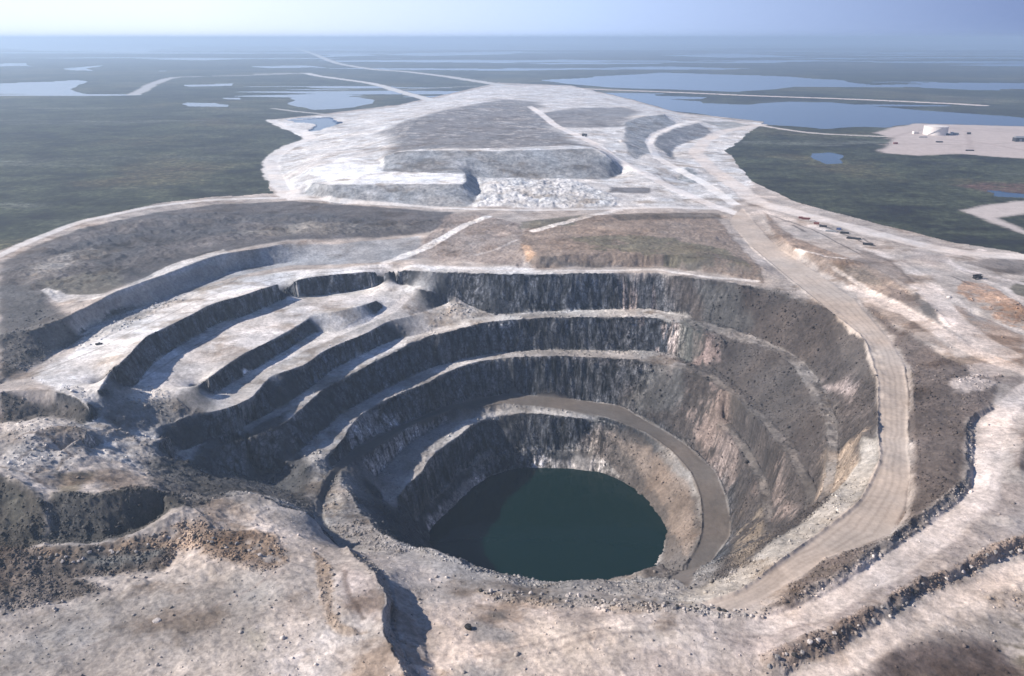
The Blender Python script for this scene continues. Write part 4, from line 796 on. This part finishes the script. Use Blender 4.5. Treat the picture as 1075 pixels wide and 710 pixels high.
# haul trucks and pickups
def haul_truck(px, py, rz, m, label, group=None, s_=1.0):
    t = root('haul_truck', label, 'truck', px, py, rz, group); t.scale = (s_,)*3
    b = nb(); bx(b, (0,0,1.7), (9.2,2.4,.7), .08); bx(b, (-3.2,0,1.2), (1.2,3.2,.6)); bx(b, (3.2,0,1.2), (1.0,3.6,.6)); bx(b, (3.9,0,2.6), (1.7,3.0,1.5), .12); link('chassis', b, m, t)
    b = nb(); vs = [b.verts.new(v) for v in ((-4.9,-2.2,4.4),(-4.9,2.2,4.4),(-4.2,2.0,2.3),(-4.2,-2.0,2.3),(1.6,-2.2,4.9),(1.6,2.2,4.9),(1.4,2.0,2.3),(1.4,-2.0,2.3),(4.6,-2.1,5.1),(4.6,2.1,5.1),(4.6,2.1,4.9),(4.6,-2.1,4.9))]
    for f in ((0,4,7,3),(1,2,6,5),(3,7,6,2),(0,3,2,1),(4,5,6,7),(4,8,9,5),(4,11,8),(5,9,10),(8,11,10,9),(4,5,10,11)):
        b.faces.new([vs[i] for i in f])
    link('dump_body', b, m, t)
    c = link('cab', bx(nb(), (3.1,1.15,3.9), (1.5,1.6,1.7), .08), m, t); link('windscreen', bx(nb(), (3.87,1.15,4.1), (.06,1.35,.8)), MGL, c)
    for q, w_ in ((-3.2, 1.35), (3.2, .75)):
        for sd in (-1, 1):
            wl_ = link('wheel', cyl(nb(), (q, sd*1.9, 1.15), 1.15, 1.15, w_, 'y', 24), MT, t); link('rim', cyl(nb(), (q, sd*(1.9+w_/2), 1.15), .55, .5, .12, 'y', 16), MG, wl_)
    return t
def pickup(px, py, rz, m, label, group=None, s_=1.0):
    t = root('pickup_truck', label, 'pickup', px, py, rz, group); t.scale = (s_,)*3
    b = nb(); bx(b, (0,0,.75), (5.3,1.9,.5), .08); bx(b, (1.9,0,1.05), (1.5,1.8,.35), .08); bx(b, (-1.5,.9,1.15), (2.2,.08,.4)); bx(b, (-1.5,-.9,1.15), (2.2,.08,.4)); bx(b, (-2.6,0,1.15), (.08,1.8,.4)); link('body', b, m, t)
    link('cab', bx(nb(), (.35,0,1.45), (1.8,1.75,.9), .08, .85), MGL, t)
    for q in (-1.6, 1.7):
        for sd in (-1, 1): link('wheel', cyl(nb(), (q, sd*.88, .42), .42, .42, .28, 'y', 20), MT, t)
    return t
haul_truck(1026, 293, 5, MK, 'black haul truck on the pale ground above the orange rocks at the right edge')
haul_truck(613.5, 143.3, 150, MK, 'dark haul truck on the straight road across the waste dump', s_=1.3)
pickup(104, 362, 20, MK, 'black pickup parked on the wide upper left terrace', s_=1.15)
haul_truck(744, 590, 245, MY, 'dusty yellow haul truck at the low end of the ramp above the pit lake', s_=.8) if False else None
# the yard beside the haul road
container(846, 230.5, MR, 'rust red container in the roadside yard, longest of the red ones', -18, 12)
container(852.5, 232.5, MW, 'white container between the two rust red ones in the roadside yard', -18, 7)
container(857, 235.5, MR, 'short rust red container below the white one in the roadside yard', -22, 7)
container(840.5, 229.5, MR, 'short rust red container at the upper left end of the roadside yard', -15, 6)
container(880.5, 241.5, MB, 'faded blue container in the middle of the roadside yard', -24, 6)
container(886.5, 245.5, MK, 'black container just right of the blue one in the roadside yard', -24, 11)
container(911, 257.5, MK, 'black container alone at the lower right end of the yard', -28, 12)
container(864, 238.5, MK, 'dark container between the red and the blue ones in the yard', -24, 10)
def pipes(px, py, rz, label, n=5, L_=18, rad=.5, m=MK):
    t = root('pipe_stack', label, 'pipes', px, py, rz)
    for k in range(n): link('pipe', cyl(nb(), (0, (k-(n-1)/2)*2.05*rad, rad+.35), rad, rad, L_*(1-.08*(k % 3)), 'x', 14), m, t)
    for k in range(n-1): link('pipe', cyl(nb(), (.4, (k-(n-2)/2)*2.05*rad, rad*2.75+.35), rad, rad, L_*.94, 'x', 14), m, t)
    for q in (-.35, .35): link('timber_sleeper', bx(nb(), (q*L_, 0, .2), (.4, n*2.1*rad, .3)), MR, t)
pipes(896, 251, -28, 'stack of dark pipes lying beside the black container in the yard')
pipes(872, 243.5, -24, 'stack of grey pipes lying below the dark container in the yard', 4, 14, .5, MG)
# the dark kerb of blocks along the right haul road
# big single boulders
def boulder(px, py, size, col, label, group=None, seed=0, squash=.75):
    r_ = random.Random(seed); b = nb(); bmesh.ops.create_icosphere(b, subdivisions=3, radius=1)
    ax = [np.array([r_.gauss(0,1) for _ in range(3)]) for _ in range(11)]; ax = [a/np.linalg.norm(a) for a in ax]; dd = [r_.uniform(.55, .9) for _ in ax]
    for v in b.verts:
        p = np.array(v.co[:])
        for a, d in zip(ax, dd):
            q = p@a
            if q > d: p = p-a*(q-d)*.92
        p *= 1+.03*r_.gauss(0,1); v.co = p*size*np.array([1, .85, squash])
    x, y, _ = hit(px, py); z = float(ground(np.array([x]), np.array([y]))[0])
    o = link('boulder', b, col, None, (x, y, z+size*squash*.35), (0, 0, r_.uniform(0, 6))); o['label'] = label; o['category'] = 'boulder'
    if group: o['group'] = group
    return o
BL = simple('pale_granite', (.50,.45,.42), .95, 0, .5, 2); BD = simple('dark_basalt', (.05,.047,.045), .95, 0, .5, 2); BG = simple('grey_gneiss', (.26,.24,.23), .95, 0, .5, 2)
boulder(492, 660, 2.3, simple('black_wet_rock', (.012,.011,.011), .9), 'solitary black boulder on the pale foreground ground below the lake', seed=3)
boulder(489, 667, .9, BL, 'small white block just below the solitary black boulder', seed=4)
boulder(165, 652, 2.2, BL, 'white block alone on the pale slope at lower left', seed=5, squash=.4)
boulder(355, 638, 1.0, BL, 'white block on the rusty gully left of the shaded trench', seed=6)
G1 = 'boulders along the near rim of the pit'
rb = random.Random(11)
for k in range(70):
    u = k/69; px_ = 505+u*290+rb.uniform(-3, 3); py_ = np.interp(px_, [500,560,620,700,800], [619,625,629,633,647])+rb.uniform(-5, 5)
    boulder(px_, py_, rb.uniform(.7, 1.5), rb.choice([BL, BG, BG, BD]), 'loose boulder in the band of rubble along the near rim below the lake', G1, seed=100+k)
G2 = 'boulders along the rocky bank at lower right'
for k in range(32):
    u = k/31; px_ = 808+u*262; py_ = np.interp(px_, [808,870,925,965,1000,1040,1075], [703,673,646,619,606,586,574])+rb.uniform(-10, 9)
    boulder(px_, py_, rb.uniform(.7, 1.6), rb.choice([BL, BG, BD, BG]), 'loose boulder on the rocky bank between two pale roads at lower right', G2, seed=300+k)
G3 = 'boulders on the brown ridge at lower left'
for k in range(40):
    u = k/39; px_ = 45+u*245; boulder(px_+rb.uniform(-4, 4), np.interp(px_, [45,127,200,290], [590,578,560,585])+rb.uniform(-7, 7), rb.uniform(.7, 1.5), rb.choice([BL, BG, BD]), 'loose boulder on the brown broken ridge at lower left', G3, seed=500+k)
print('objects done')
